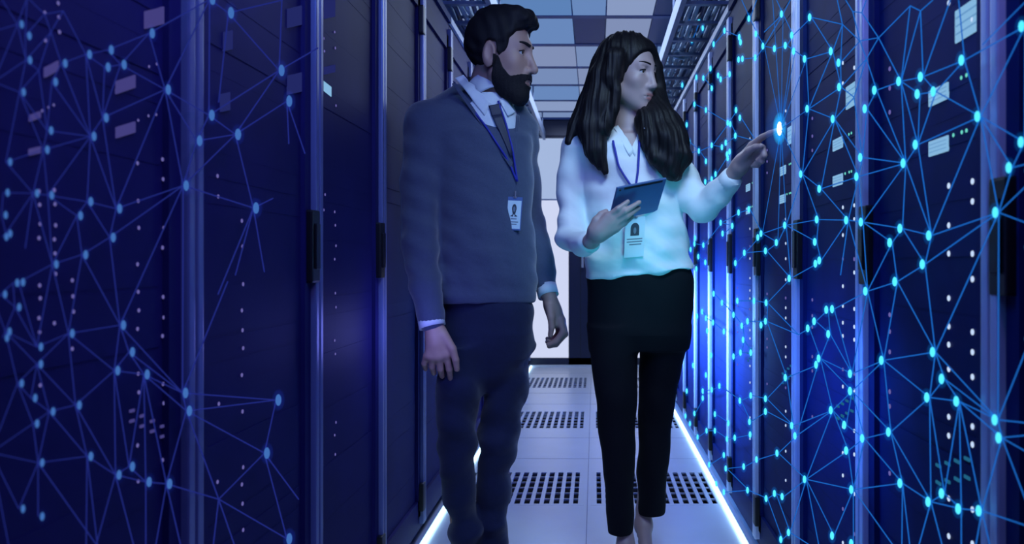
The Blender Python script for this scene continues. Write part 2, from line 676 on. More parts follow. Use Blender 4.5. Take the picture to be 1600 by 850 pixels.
# ---------------------------------------------------------------- ceiling
CZ = 2.39
cl = MB()
cl.box((-1.57, FRONT, CZ + 0.05), (1.5, END + 0.1, CZ + 0.12))
tag(cl.build('ceiling', M['wall']), kind='structure')
BY = [4.10, 4.706, 5.315, 5.925, 6.52, 7.14, 7.66, END]
bars = MB()
for i, y in enumerate(BY[:-1]):
    bars.box((-1.0, y - 0.026, CZ - 0.004), (1.0, y + 0.026, CZ + 0.05))
bars.box((-1.0, END - 0.08, CZ - 0.02), (1.0, END - 0.03, CZ + 0.05))
tag(bars.build('trim_ceiling_bars', M['bar']), kind='structure')
CX = [-0.98, -0.62, -0.125, 0.065, 0.33, 0.56]
colname = ['over the left racks', 'left of the aisle middle', 'over the aisle middle', 'right of the aisle middle', 'beside the right cable tray']
ordn = ['first', 'second', 'third', 'fourth', 'fifth', 'sixth', 'seventh']
for i in range(len(BY) - 1):
    for j in range(len(CX) - 1):
        dark = (i in (1,) and j == 2) or (i == 5 and j == 2) or (i in (0, 1) and j == 4)
        nm = 'ceiling_panel'
        m = MB()
        m.box((CX[j] + 0.004, BY[i] + 0.02, CZ), (CX[j + 1] - 0.004, BY[i + 1] - 0.02, CZ + 0.02))
        tone = 'ceil_dark' if dark else 'ceil%d' % ((i * 2 + j * 3 + (i * j) % 2) % 5)
        o = m.build(nm, E[tone], org=((CX[j] + CX[j + 1]) / 2, (BY[i] + BY[i + 1]) / 2, CZ))
        tag(o, '%s ceiling panel %s, %s row counted from the glass door' %
            ('dark blue' if dark else 'pale translucent', colname[j], ordn[6 - i]), 'ceiling panel', 'ceiling panels above the aisle')

# ---------------------------------------------------------------- racks
Z_TOP = 2.03
LED_A = [1.45, 1.41, 1.125, 1.059, 1.011, .946, .898, .866, .833, .754, .721, .627, .564, .519, .44, .36]
LED_B = [1.42, 1.36, 1.124, 1.091, 1.010, .978, .896, .863, .832, .755, .725, .634, .58, .50, .41]
LED_C = [1.37, 1.33, 1.29, .90, .865, .832, .753, .722, .60]
discs = {}


def rack(side, ya, yb, label, detail, leds=True):
    X = XR if side == 'right' else XL
    s = 1 if side == 'right' else -1          # +1: the body lies towards +X

    def bx(m, d0, d1, y0, y1, z0, z1, bev=0.0):
        """depth d is counted from the face into the rack (negative stands proud)"""
        xa, xb = X + s * d0, X + s * d1
        m.box((min(xa, xb), y0, z0), (max(xa, xb), y1, z1), bev)
    t = empty('server_rack', (X + s * 0.4, (ya + yb) / 2, 0), label, 'server rack', '%s row of server racks' % side)
    m = MB()
    g = 0.002
    bx(m, 0.03, 0.85, ya + g, yb - g, 0.03, Z_TOP)
    bx(m, 0.0, 0.03, ya + g, yb - g, Z_TOP - 0.06, Z_TOP)
    bx(m, 0.0, 0.03, ya + g, yb - g, 0.04, 0.09)
    bx(m, 0.06, 0.8, ya + 0.02, yb - 0.02, 0.0, 0.03)
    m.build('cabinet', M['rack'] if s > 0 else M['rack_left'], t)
    # door: a frame with a recessed panel in which the unit fronts show as shallow bands
    m = MB()
    a, b = ya + 0.026, yb - 0.026
    bx(m, 0.006, 0.03, a, b, 0.09, Z_TOP - 0.06)
    bx(m, -0.004, 0.006, a, a + 0.035, 0.09, Z_TOP - 0.06)
    bx(m, -0.004, 0.006, b - 0.035, b, 0.09, Z_TOP - 0.06)
    bx(m, -0.004, 0.006, a, b, 0.09, 0.15)
    bx(m, -0.004, 0.006, a, b, Z_TOP - 0.12, Z_TOP - 0.06)
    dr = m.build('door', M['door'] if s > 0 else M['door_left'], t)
    if detail:
        rs = random.Random(int(ya * 1000) + (5 if s > 0 else 0))
        z = 0.17
        m = MB()
        while z < Z_TOP - 0.2:
            h = rs.choice([0.041, 0.041, 0.085, 0.13])
            h = min(h, Z_TOP - 0.13 - z)
            d = rs.choice([0.0048, 0.0054, 0.0058])
            bx(m, d, 0.0075, a + 0.045, b - 0.045, z + 0.001, z + h - 0.001)
            z += h + 0.003
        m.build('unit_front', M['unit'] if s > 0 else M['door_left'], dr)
    # aluminium edge profiles of the door, a black latch and two black hinges
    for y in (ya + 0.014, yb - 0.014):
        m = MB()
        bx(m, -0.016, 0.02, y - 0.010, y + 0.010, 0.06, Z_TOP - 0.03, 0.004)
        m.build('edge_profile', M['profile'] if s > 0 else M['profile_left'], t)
    y = yb - 0.02
    m = MB()
    bx(m, -0.018, 0.0, y - 0.034, y + 0.016, 0.955, 1.115, 0.005)
    bx(m, -0.023, -0.017, y - 0.022, y + 0.004, 0.985, 1.085, 0.002)
    if leds:
        m.build('door_latch', M['black'], t)
    else:
        m.bm.free()
    for z in (0.16, 1.87):
        m = MB()
        bx(m, -0.020, 0.0, y - 0.026, y + 0.017, z - 0.05, z + 0.05, 0.005)
        m.build('hinge', M['black'], t)
    m = MB()
    bx(m, -0.012, 0.05, ya + 0.004, yb - 0.004, Z_TOP, Z_TOP + 0.03)
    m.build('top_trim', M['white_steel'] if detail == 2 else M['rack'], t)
    return t


def led(parent, name, X, y, z, r, m, s):
    key = (round(r, 5), m.name, s)
    if key not in discs:
        b = MB()
        b.ellipsoid((0, 0, 0), (r * 0.45, r, r * 1.08), 10, 6)
        o = b.build(name, m)
        discs[key] = o
        first = True
    else:
        o = discs[key].copy()
        COL.objects.link(o)
    o.name = name
    o.parent = parent
    o.location = Vector((X, y, z)) - parent.location
    return o


def display(parent, X, s, y0, y1, z0, z1, m, label=None, dz=0.0):
    """lit display plate with a fine dark line grid; dz tilts it"""
    b = MB()
    pts = [(X - s * 0.004, y0, z0), (X - s * 0.004, y1, z0 + dz), (X - s * 0.004, y1, z1 + dz), (X - s * 0.004, y0, z1)]
    b.prism(pts, (s * 0.004 - s * 0.0005, 0, 0))
    o = b.build('status_display', m, parent)
    g = MB()
    n = 4
    for i in range(1, n):
        f = i / n
        za, zb = z0 + (z1 - z0) * f, z0 + dz + (z1 - z0) * f
        t = (z1 - z0) * 0.025
        g.prism([(X - s * 0.0046, y0 + 0.004, za - t), (X - s * 0.0046, y1 - 0.004, zb - t), (X - s * 0.0046, y1 - 0.004, zb + t),
                 (X - s * 0.0046, y0 + 0.004, za + t)], (s * 0.0006, 0, 0))
    g.build('display_lines', E['display_line'], o)
    return o


side_word = {'right': 'right', 'left': 'left'}
ordl = ['first', 'second', 'third', 'fourth', 'fifth', 'sixth', 'seventh', 'eighth', 'ninth', 'tenth', 'eleventh', 'twelfth', 'thirteenth']
PR = 0.565
for k in range(13):
    ya = 1.15 + (k - 1) * PR
    yb = ya + PR
    if yb > END + 0.05:
        break
    yb = min(yb, END - 0.08)
    lab = '%s server rack in the right row, %s' % (
        ordl[k], 'white status lights on its dark blue door' if k < 4 else 'bright edges on its dark door')
    t = rack('right', ya, yb, lab, 2 if k > 4 else 1)
    if k == 0:
        for z in (1.12, 1.02, .9, .62, .5):
            led(t, 'status_light', XR + 0.004, 1.09, z, 0.0036, E['led_teal'], 1)
    elif k < 5:
        e = E['led']
        for zs, off in ((LED_A, 0.175), (LED_B, 0.092), (LED_C, 0.44)):
            for i, z in enumerate(zs):
                mm = e if off < 0.3 and (i * 7 + k) % 5 else (E['led_dim'] if k > 1 or off > .3 else e)
                led(t, 'status_light', XR + 0.004, ya + off, z + 0.003 * ((i * 13 + k) % 3 - 1), 0.0044 if k == 1 else 0.0042, mm, 1)
        for (y0, y1, z0, z1) in ((0.025, 0.150, 1.342, 1.392), (0.178, 0.253, 1.262, 1.288), (0.178, 0.253, 1.178, 1.203)):
            display(t, XR + 0.007, 1, ya + y0, ya + y1, z0, z1, E['display'])
        for i, (y, z) in enumerate(((.130, 1.284), (.112, 1.284), (.158, 1.200), (.128, 1.200), (.112, 1.200))):
            led(t, 'green_light', XR + 0.004, ya + y, z, 0.0030, E['led_green'], 1)
        for i in range(8):
            b = MB()
            y = ya + 0.10 + 0.035 * (i % 4)
            z = 0.70 - 0.012 * (i % 4) - 0.028 * (i // 4)
            b.box((XR + 0.0025, y, z), (XR + 0.006, y + 0.018, z + 0.005))
            b.build('port_light', E['led_teal'], t)

PL = 0.576
for k in range(13):
    ya = 1.285 + (k - 1) * PL
    yb = ya + PL
    if ya > END - 0.3:
        break
    yb = min(yb, END - 0.08)
    lab = '%s server rack in the left row, %s' % (
        ordl[k], 'dim violet lights on its dark door' if k < 3 else 'pale edges on its dark door')
    t = rack('left', ya, yb, lab, 2 if k > 4 else 1, k > 0)

    def spot(px, py, r=4.0, mm=None, nm='status_light'):
        p = wall_point(px, py, XL - 0.004)
        if ya <= p[1] < yb:
            led(t, nm, p[0], p[1], p[2], r * p[1] / F * 0.9, mm or E['led_dim'], -1)
    for x, ysl in ((216, (255, 314, 356, 413, 456, 485, 514, 584, 613, 696, 752)), (255, (249, 280, 356, 387, 464, 496, 525, 600, 630, 719)),
                   (379, (345, 385, 444, 485, 516, 544, 586, 643, 730, 757, 787, 828)), (341, (275, 307, 631, 753)),
                   (62, (299, 320, 350, 372, 446, 466, 497, 519, 602)), (86, (297, 319, 352, 374, 396, 428, 505)), (114, (438, 463, 487, 545)),
                   (502, (190, 248, 485, 505, 540, 562, 650, 690)), (524, (50, 75, 165, 331, 352, 384, 405, 458, 480, 532, 553, 660, 680, 710)),
                   (507, (60, 80, 304, 328)), (92, (5, 27, 50)), (71, (20, 63))):
        for i, yv in enumerate(ysl):
            spot(x + (i % 3) - 1, yv, 3.4 if x < 450 else 2.3)
    for x, yv in ((233, 104), (245, 100), (216, 188), (232, 181), (244, 179), (66, 173), (76, 168), (84, 164)):
        spot(x, yv, 2.4)
    for (xa_, ya_, xb_, yb_, h, mt) in ((228, 18, 283, 3, 27, 'display_violet'), (183, 127, 212, 117, 20, 'display_violet'),
                                         (183, 199, 212, 190, 17, 'display_violet'), (72, 106, 92, 95, 15, 'display_violet'),
                                         (48, 180, 64, 174, 10, 'display_violet'), (48, 233, 64, 229, 10, 'display_violet'),
                                         (350, 50, 364, 47, 30, 'display_faint'), (346, 147, 360, 144, 28, 'display_faint'),
                                         (450, 14, 486, 5, 30, 'display_faint'), (450, 118, 486, 110, 30, 'display_faint'), (493, 3, 524, -4, 30, 'display_faint'), (493, 108, 524, 101, 12, 'display_faint'),
                                         (499, 121, 518, 136, 15, 'display')):
        xm = (xa_ + xb_) / 2
        ym = XL * F / (xm - VPX)
        if ya <= ym < yb:
            c = [wall_point(xa_, ya_ + h, XL - .003), wall_point(xb_, yb_ + h, XL - .003), wall_point(xb_, yb_, XL - .003),
                 wall_point(xa_, ya_, XL - .003)]
            b = MB()
            b.prism(c, (-0.0035, 0, 0))
            o = b.build('status_display', E[mt], t)
    for i in range(8):
        p = wall_point(205 + 16 * (i % 4), 645 + 8 * (i % 4) + 16 * (i // 4), XL - .003)
        if ya <= p[1] < yb:
            b = MB()
            b.box((p[0] - .003, p[1], p[2]), (p[0], p[1] + .009, p[2] + .004))
            b.build('port_light', E['display_violet'], t)

# ---------------------------------------------------------------- cable trays and brackets above the racks
for side, x0, x1 in (('right', 0.40, 0.62), ('left', -0.70, -0.48)):
    t = empty('cable_tray', ((x0 + x1) / 2, 6.0, 2.2), 'steel ladder cable tray above the %s row of racks' % side, 'cable tray', 'overhead cable trays')
    for x in (x0, x1):
        m = MB()
        m.box((x - 0.012, 3.6, 2.17), (x + 0.012, END - 0.1, 2.25))
        m.build('side_rail', M['tray'], t)
    for i in range(14):
        y = 3.8 + i * 0.31
        m = MB()
        m.box((x0, y - 0.016, 2.175), (x1, y + 0.016, 2.19))
        m.build('rung', M['tray'], t)
    for i in range(4):
        y = 4.2 + i * 1.15
        for x in (x0, x1):
            m = MB()
            m.tube([(x, y, 2.2), (x, y, CZ + 0.06)], 0.006)
            m.build('hanger_rod', M['tray'], t)
    for c in range(6):
        rs = random.Random(c + (10 if side == 'left' else 0))
        x = x0 + 0.028 + c * 0.0325
        pts = [(x + rs.uniform(-.003, .003), 3.7 + q * 0.16, 2.205 + rs.uniform(0, .03)) for q in range(27)]
        m = MB()
        m.tube(pts, 0.012, 7)
        o = m.build('data_cable', M['cable' if c % 3 else 'cable2'], org=(x, 5.8, 2.2), smooth=True)
        tag(o, '%s cable running along the overhead tray above the %s racks' % ('pale grey' if c % 3 else 'dark blue', side),
            'cable', '%s cables in the %s tray' % ('pale' if c % 3 else 'dark', side))
    for c in range(10):
        rs = random.Random(c + 40)
        y = 4.7 + c * 0.3
        m = MB()
        cx = (x0 + x1) / 2 + rs.uniform(-.02, .02)
        r_ = rs.uniform(.05, .075)
        pts = [(cx + r_ * math.cos(a) * 1.1, y + rs.uniform(-.01, .01) + 0.02 * a, 2.27 + r_ * math.sin(a) * 0.85) for a in np.linspace(0, 12.4, 40)]
        m.tube(pts, 0.010, 6)
        o = m.build('cable_coil', M['cable'], org=(cx, y, 2.2), smooth=True)
        tag(o, 'pale coil of cable, %s from the camera on the %s overhead tray' % (ordl[c], side), 'cable', 'coiled cables on the %s tray' % side)

for i, (a, b, w) in enumerate((((1134, 42, 4.3), (1166, -14, 3.7), 0.045), ((1152, 28, 4.2), (1172, -10, 3.75), 0.02), ((1076, 124, 5.9), (1104, 84, 5.1), 0.055))):
    p, q = Vector(W(*a)), Vector(W(*b))
    d = q - p
    n = Vector((1, 0, 0))
    u = d.normalized().cross(n).normalized()
    n = u.cross(d.normalized())
    m = MB()
    m.obox((p + q) / 2, d, n * w, u * 0.02, 0.003)
    o = m.build('support_bracket', M['white_steel'], org=(p + q) / 2)
    tag(o, ['wide white slanted bracket above the right racks, nearest the camera', 'narrow white bracket beside the wide one above the right racks',
            'short white slanted bracket above the right racks near the far end'][i], 'bracket', 'white brackets above the right racks')


# ---------------------------------------------------------------- the glowing network
NODES = """1072,17 1058,36 1077,37 1092,33 1098,44 1081,63 1058,77 1132,48 1115,69 1170,29 1155,58 1157,66 1181,53 1154,93 1160,92 1180,90
1192,72 1210,76 1227,71 1237,55 1221,22 1240,80 1110,107 1099,122 1122,118 1126,124 1140,116 1112,138 1088,121 1066,133 1085,163 1103,172
1073,195 1150,172 1156,184 1137,192 1141,194 1149,212 1077,222 1092,236 1112,227 1128,230 1134,223 1140,237 1136,241 1137,247 1103,252
1118,272 1112,280 1102,284 1257,92 1265,27 1298,80 1310,98 1311,136 1366,141 1404,127 1438,120 1433,147 1458,143 1502,94 1596,41 1261,170
1301,186 1351,170 1344,246 1251,272 1338,276 1527,182 1430,226 1411,255 1595,222 1576,262 1154,332 1170,327 1126,348 1144,353 1129,365
1086,372 1085,381 1076,379 1099,383 1079,390 1091,401 1102,410 1088,420 1149,411 1163,395 1196,392 1184,371 1189,365 1226,352 1213,379
1280,295 1276,343 1273,378 1322,344 1345,347 1406,357 1390,379 1274,412 1280,407 1233,435 1451,368 1441,413 1555,332 1197,473 1196,502
1178,470 1152,470 1146,492 1168,502 1159,509 1161,531 1157,551 1173,551 1146,557 1115,459 1128,473 1114,504 1131,518 1097,487 1103,497
1089,494 1105,517 1111,555 1189,508 1272,502 1262,513 1291,484 1300,483 1294,522 1352,455 1398,440 1279,560 1275,570 1377,563 1457,550
1083,571 1103,586 1073,611 1098,611 1098,622 1112,609 1124,603 1085,646 1071,650 1078,662 1090,683 1117,647 1104,673 1117,673 1138,661
1156,626 1173,618 1196,623 1196,643 1171,659 1172,679 1136,686 1148,684 1227,590 1237,665 1242,681 1214,708 1131,711 1328,584 1328,611
1298,641 1319,664 1322,704 1347,685 1388,675 1448,621 1471,592 1494,627 1554,656 1560,684 1134,732 1162,729 1182,718 1168,766 1197,779
1210,771 1222,776 1257,749 1220,843 1232,832 1300,837 1131,769 1108,726 1119,756 1330,765 1406,755 1450,784 1471,771 1497,795 1529,798
1330,849 1074,713 1076,723 1110,794 1115,795 1104,811 1101,817 1110,839 1078,748 1218,201"""
EDGES = """1404,127-1438,120 1404,127-1433,147 1438,120-1458,143 1438,120-1502,94 1433,147-1458,143 1458,143-1502,94 1458,143-1527,182
1502,94-1596,41 1502,94-1527,182 1502,94-1493,0 1596,41-1527,182 1530,70-1599,0 1596,41-1595,222 1527,182-1430,226 1527,182-1595,222
1527,182-1576,262 1527,182-1555,332 1527,182-1451,368 1430,226-1411,255 1458,143-1430,226 1433,147-1430,226 1404,127-1430,226 1404,127-1411,255
1366,141-1404,127 1366,141-1351,170 1366,141-1411,255 1351,170-1411,255 1351,170-1344,246 1344,246-1411,255 1338,276-1411,255 1344,246-1338,276
1411,255-1345,347 1411,255-1406,357 1411,255-1451,368 1430,226-1451,368 1595,222-1576,262 1576,262-1600,256 1576,262-1555,332 1555,332-1451,368
1555,332-1441,413 1555,332-1600,288 1555,332-1600,349 1555,332-1554,656 1555,332-1457,550 1406,357-1451,368 1406,357-1441,413 1406,357-1390,379
1406,357-1345,347 1345,347-1390,379 1322,344-1345,347 1451,368-1441,413 1441,413-1398,440 1441,413-1457,550 1398,440-1352,455 1398,440-1457,550
1398,440-1377,563 1390,379-1398,440 1390,379-1352,455 1352,455-1300,483 1352,455-1377,563 1345,347-1352,455 1322,344-1352,455 1352,455-1328,584
1300,483-1291,484 1291,484-1272,502 1272,502-1262,513 1272,502-1294,522 1300,483-1328,584 1294,522-1328,584 1294,522-1279,560 1291,484-1294,522
1262,513-1279,560 1279,560-1275,570 1279,560-1328,584 1279,560-1328,611 1328,584-1377,563 1328,611-1377,563 1377,563-1457,550 1377,563-1388,675
1377,563-1448,621 1457,550-1471,592 1457,550-1448,621 1457,550-1554,656 1471,592-1448,621 1471,592-1494,627 1471,592-1554,656 1448,621-1494,627
1494,627-1554,656 1494,627-1560,684 1554,656-1560,684 1554,656-1600,661 1560,684-1600,680 1560,684-1600,707 1554,656-1600,540 1560,684-1529,798
1560,684-1600,790 1448,621-1388,675 1448,621-1450,784 1448,621-1471,771 1494,627-1471,771 1494,627-1497,795 1494,627-1529,798 1388,675-1347,685
1388,675-1406,755 1388,675-1450,784 1328,611-1388,675 1328,611-1298,641 1328,611-1347,685 1328,611-1319,664 1298,641-1319,664 1298,641-1242,681
1298,641-1237,665 1298,641-1279,560 1298,641-1257,749 1298,641-1322,704 1319,664-1347,685 1347,685-1322,704 1347,685-1330,765 1347,685-1406,755
1322,704-1257,749 1322,704-1330,765 1330,765-1257,749 1330,765-1406,755 1406,755-1450,784 1450,784-1471,771 1450,784-1497,795 1471,771-1497,795
1497,795-1529,798 1529,798-1600,822 1257,749-1214,708 1257,749-1222,776 1257,749-1232,832 1257,749-1300,837 1257,749-1276,850 1330,765-1300,837
1330,765-1390,850 1330,765-1330,849 1406,755-1405,850 1406,755-1417,850 1450,784-1432,850 1450,784-1467,850 1497,795-1497,850 1529,798-1520,850
1529,798-1541,850 1232,832-1260,850 1232,832-1220,843 1237,665-1242,681 1242,681-1214,708 1237,665-1196,623 1237,665-1196,643 1214,708-1182,718
1182,718-1162,729 1162,729-1134,732 1275,570-1227,590 1227,590-1196,623 1227,590-1237,665 1275,570-1242,681 1196,623-1173,618 1173,618-1156,626
1196,643-1171,659 1171,659-1172,679 1156,626-1171,659 1172,679-1148,684 1148,684-1136,686 1156,626-1124,603 1124,603-1112,609 1112,609-1098,611
1098,611-1098,622 1098,622-1085,646 1117,647-1138,661 1104,673-1117,673 1117,673-1136,686 1104,673-1090,683 1131,711-1108,726 1134,732-1168,766
1131,769-1168,766 1168,766-1197,779 1197,779-1210,771 1210,771-1222,776 1197,779-1220,843 1210,771-1232,832 1233,435-1197,473 1197,473-1178,470
1178,470-1152,470 1197,473-1196,502 1196,502-1168,502 1168,502-1159,509 1159,509-1146,492 1146,492-1128,473 1128,473-1115,459 1159,509-1161,531
1161,531-1157,551 1161,531-1173,551 1157,551-1173,551 1157,551-1146,557 1197,473-1245,523 1196,502-1245,523 1245,523-1262,513 1196,502-1227,590
1233,435-1274,412 1274,412-1280,407 1280,407-1273,378 1273,378-1226,352 1226,352-1276,343 1276,343-1322,344 1322,344-1280,295 1280,295-1251,272
1280,295-1338,276 1251,272-1218,201 1251,272-1261,170 1251,272-1301,186 1218,201-1261,170 1261,170-1311,136 1261,170-1301,186 1301,186-1344,246
1301,186-1338,276 1301,186-1280,295 1301,186-1331,152 1331,152-1311,136 1331,152-1344,246 1311,136-1298,80 1311,136-1310,98 1311,136-1350,92
1350,92-1369,59 1298,80-1257,92 1298,80-1265,27 1265,27-1313,38 1313,38-1340,64 1340,64-1369,59 1313,38-1298,80 1313,38-1310,98 1310,98-1340,64
1340,64-1350,92 1350,92-1366,141 1350,92-1331,152 1369,59-1404,127 1369,59-1418,9 1418,9-1434,17 1434,17-1453,0 1329,18-1343,20 1343,20-1369,59
1329,18-1340,64 1329,18-1318,0 1343,20-1350,0 1404,127-1418,9 1404,127-1434,17 1438,120-1434,17 1438,120-1480,0 1313,38-1305,0 1257,92-1240,80
1240,80-1227,71 1227,71-1210,76 1210,76-1192,72 1192,72-1180,90 1180,90-1160,92 1160,92-1154,93 1227,71-1237,55 1237,55-1221,22 1221,22-1192,50
1237,55-1265,27 1221,22-1211,0 1221,22-1232,0 1170,29-1157,0 1170,29-1181,53 1170,29-1180,0 1181,53-1192,72 1132,48-1155,58 1132,48-1115,69
1155,58-1157,66 1226,352-1189,365 1189,365-1184,371 1184,371-1163,395 1163,395-1196,392 1196,392-1213,379 1213,379-1189,365 1163,395-1149,411
1196,392-1233,435 1226,352-1213,379 1189,365-1170,327 1170,327-1154,332 1154,332-1129,348 1126,348-1144,353 1144,353-1129,365 1226,352-1233,435
1099,383-1126,348 1085,381-1099,383 1091,401-1102,410 1150,172-1137,192 1156,184-1180,222 1137,192-1103,172 1103,172-1085,163 1141,194-1149,212
1149,212-1178,220 1149,212-1134,223 1134,223-1128,230 1128,230-1112,227 1112,227-1092,236 1092,236-1080,238 1077,222-1092,236 1092,236-1103,252
1112,227-1137,192 1140,237-1137,247 1140,237-1118,272 1118,272-1112,280 1112,280-1102,284 1218,201-1205,0 1218,201-1221,22 1218,201-1237,55
1218,201-1192,72 1218,201-1210,76 1218,201-1257,92 1218,201-1226,352 1218,201-1213,379 1218,201-1189,365 1218,201-1240,80 1251,272-1226,352
1251,272-1276,343 1338,276-1322,344 1345,347-1338,276 1322,344-1280,407 1322,344-1310,430 1276,343-1273,378 1261,170-1257,92 1261,170-1298,80
1301,186-1311,136 1221,22-1192,72 1058,36-1077,37 1077,37-1092,33 1058,36-1058,77 1081,63-1092,33 1099,122-1110,107 1122,118-1126,124
1126,124-1140,116 1112,138-1099,122 1115,504-1131,518 1097,487-1103,497 1103,497-1115,504 1104,811-1110,794 1110,839-1101,817"""


def parse(a):
    return tuple(float(q) for q in a.split(','))


RN = [parse(a) for a in NODES.split()]
RE = [tuple(parse(q) for q in e.split('-')) for e in EDGES.split()]
XN = XR - 0.036           # the net floats just before the right racks
FINGER = (1218.0, 201.0)


def build_net(name, label, nodes, edges, X, core, line, halo, cap, finger=None):
    """nodes rows: px, py, half width px, half height px"""
    t = empty(name, (X, 2.0, 1.0), label, 'light network')

    def snap(p):
        d = [(q[0] - p[0]) ** 2 + (q[1] - p[1]) ** 2 for q in nodes]
        i = int(np.argmin(d))
        return nodes[i][:2] if d[i] < 16 else p
    items = []
    for a, b in edges:
        a, b = snap(a), snap(b)
        if b[1] in (850, 808):            # runs on past the lower edge of the picture
            b = (a[0] + (b[0] - a[0]) * (910 - a[1]) / (b[1] - a[1]), 910.0)
        w = 1.25 + 0.9 * min(1.0, max(0.0, ((a[0] + b[0]) / 2 - cap[0]) / (cap[1] - cap[0])))
        if finger and (abs(a[0] - finger[0]) < 1):
            w *= 0.7
        size = w * math.hypot(a[0] - b[0], a[1] - b[1])
        items.append((size, a, b, w))
    items.sort(key=lambda q: -q[0])
    rest = MB()
    items = [it for it in items if min(wall_point(*it[1], X)[2], wall_point(*it[2], X)[2]) > 0.02]
    for i, (sz, a, b, w) in enumerate(items):
        p, q = wall_point(*a, X), wall_point(*b, X)
        off = np.array([0.0045 if X > 0 else -0.0045, 0, 0])       # the strands run through the backs of the nodes
        p, q = p + off, q + off
        m = MB() if i < 100 else rest
        m.tube([p, q], [w * 0.5 * p[1] / F, w * 0.5 * q[1] / F], 5, True)
        if i < 100:
            m.build('strand', line, t)
    if len(items) > 100:
        tag(rest.build('strand', line, t), kind='stuff')
    else:
        rest.bm.free()
    order = sorted(nodes, key=lambda q: -q[2] * q[3])
    rest = MB()
    rest_h = MB()
    for i, (px, py, rw, rh) in enumerate(order):
        p = wall_point(px, py, X)
        k = p[1] / F
        m = MB() if i < 100 else rest
        h = MB() if i < 100 else rest_h
        m.ellipsoid(p, (rw * k * 0.8, rw * k * 1.15, rh * k), 10, 8)
        h.ellipsoid(p, (rw * k * 1.8, rw * k * 2.5, rh * k * 1.9), 12, 8)
        if i < 100:
            isf = finger and abs(px - finger[0]) < 1 and abs(py - finger[1]) < 1
            o = m.build('node', E['finger_node'] if isf else core, t, True)
            if isf:
                o['label'] = 'largest white-hot node at the tip of the pointing finger'
                for f, mm in ((2.6, 'finger_halo'), (5.5, 'finger_halo_wide')):
                    hb = MB()
                    hb.ellipsoid(p, (rw * k * f * 0.8, rw * k * f * 1.25, rh * k * f * 0.9), 16, 10)
                    hb.build('halo', E[mm], o)
            h.build('halo', halo, o)
    if len(order) > 100:
        tag(rest.build('node', core, t, True), kind='stuff')
        tag(rest_h.build('halo', halo, t), kind='stuff')
    else:
        rest.bm.free()
        rest_h.bm.free()
    return t


E['node'] = emis('network_node', rgb(84, 226, 255), 1.25)
E['line'] = emis('network_strand', rgb(26, 102, 196), 1.0)
E['halo'] = glow_volume('network_halo', rgb(0, 130, 235), 9)
E['node_dim'] = emis('network_node_dim', rgb(62, 108, 178), 1.0)
E['line_dim'] = emis('network_strand_dim', rgb(31, 41, 124), 1.0)
E['halo_dim'] = glow_volume('network_halo_dim', rgb(30, 60, 190), 6)
E['finger_node'] = emis('fingertip_node', rgb(225, 250, 255), 2.2)
E['finger_halo'] = glow_volume('fingertip_halo', rgb(30, 190, 255), 10)
E['finger_halo_wide'] = glow_volume('fingertip_halo_wide', rgb(10, 110, 240), 1.4)

rows = []
for px, py in RN:
    if wall_point(px, py, XN)[2] < 0.03:
        continue
    f = min(1.0, max(0.0, (px - 1060) / 480.0))
    rw, rh = 2.0 + 3.2 * f, 4.2 + 4.6 * f
    if (px, py) == FINGER:
        rw, rh = 5.0, 11.0
    rows.append((px, py, rw, rh))
build_net('network_hologram', 'bright cyan web of glowing nodes and strands floating before the right racks', rows, RE, XN,
          E['node'], E['line'], E['halo'], (1100, 1500), FINGER)

LN, LE = [], []
for px, py in RN:
    x, y = px - 1264, py - 42
    if x > 4 and y > -6:
        f = min(1.0, max(0.0, x / 330.0))
        LN.append((x, y, 2.8 + 2.0 * f, 6.0 + 2.6 * f))
for x, y in ((34, 35), (47, 54), (47, 92), (37, 142), (331, 2), (361, 20), (311, 218), (372, 210), (440, 110), (452, 158), (400, 325), (435, 625), (417, 708), (290, 614), (296, 641),
             (17, 516), (11, 300), (8, 334), (36, 597), (7, 458), (12, 368), (34, 438), (26, 438), (30, 486), (452, 842)):
    if min((x - q[0]) ** 2 + (y - q[1]) ** 2 for q in LN) > 40:
        f = min(1.0, x / 330.0)
        LN.append((x, y, 2.8 + 2.4 * f, 6.0 + 3.0 * f))
for a, b in RE:
    a, b = (a[0] - 1264, a[1] - 42), (b[0] - 1264, b[1] - 42)
    if min(a[0], b[0]) > -10 and max(a[0], b[0]) < 334 and min(a[1], b[1]) > -20:
        LE.append((a, b))
LE += [tuple(parse(q) for q in e.split('-')) for e in """332,178-311,218 332,178-372,210 311,218-372,210 372,210-291,290 372,210-440,110 372,210-452,158 372,210-400,325
291,290-400,325 291,290-290,614 361,20-440,110 361,20-440,-20 332,178-332,2 361,20-331,2 361,20-346,160 440,110-332,178 452,158-455,225 452,158-480,240 440,110-500,75
440,110-444,0 400,325-345,460 400,325-372,430 400,325-417,425 400,325-430,310 289,613-435,625 296,641-435,625 296,641-417,708 417,708-435,625 417,708-346,780
346,780-263,756 346,780-296,641 346,780-338,850 346,780-370,850 346,780-452,842 417,708-452,842 290,614-360,440 417,708-470,780 332,2-263,140 332,2-238,52"""
       .replace('\n', ' ').replace('440,-20', '445,0').split()]
build_net('network_hologram', 'dim violet web of nodes and strands floating before the left racks', LN, LE, XL + 0.03,
          E['node_dim'], E['line_dim'], E['halo_dim'], (0, 330))


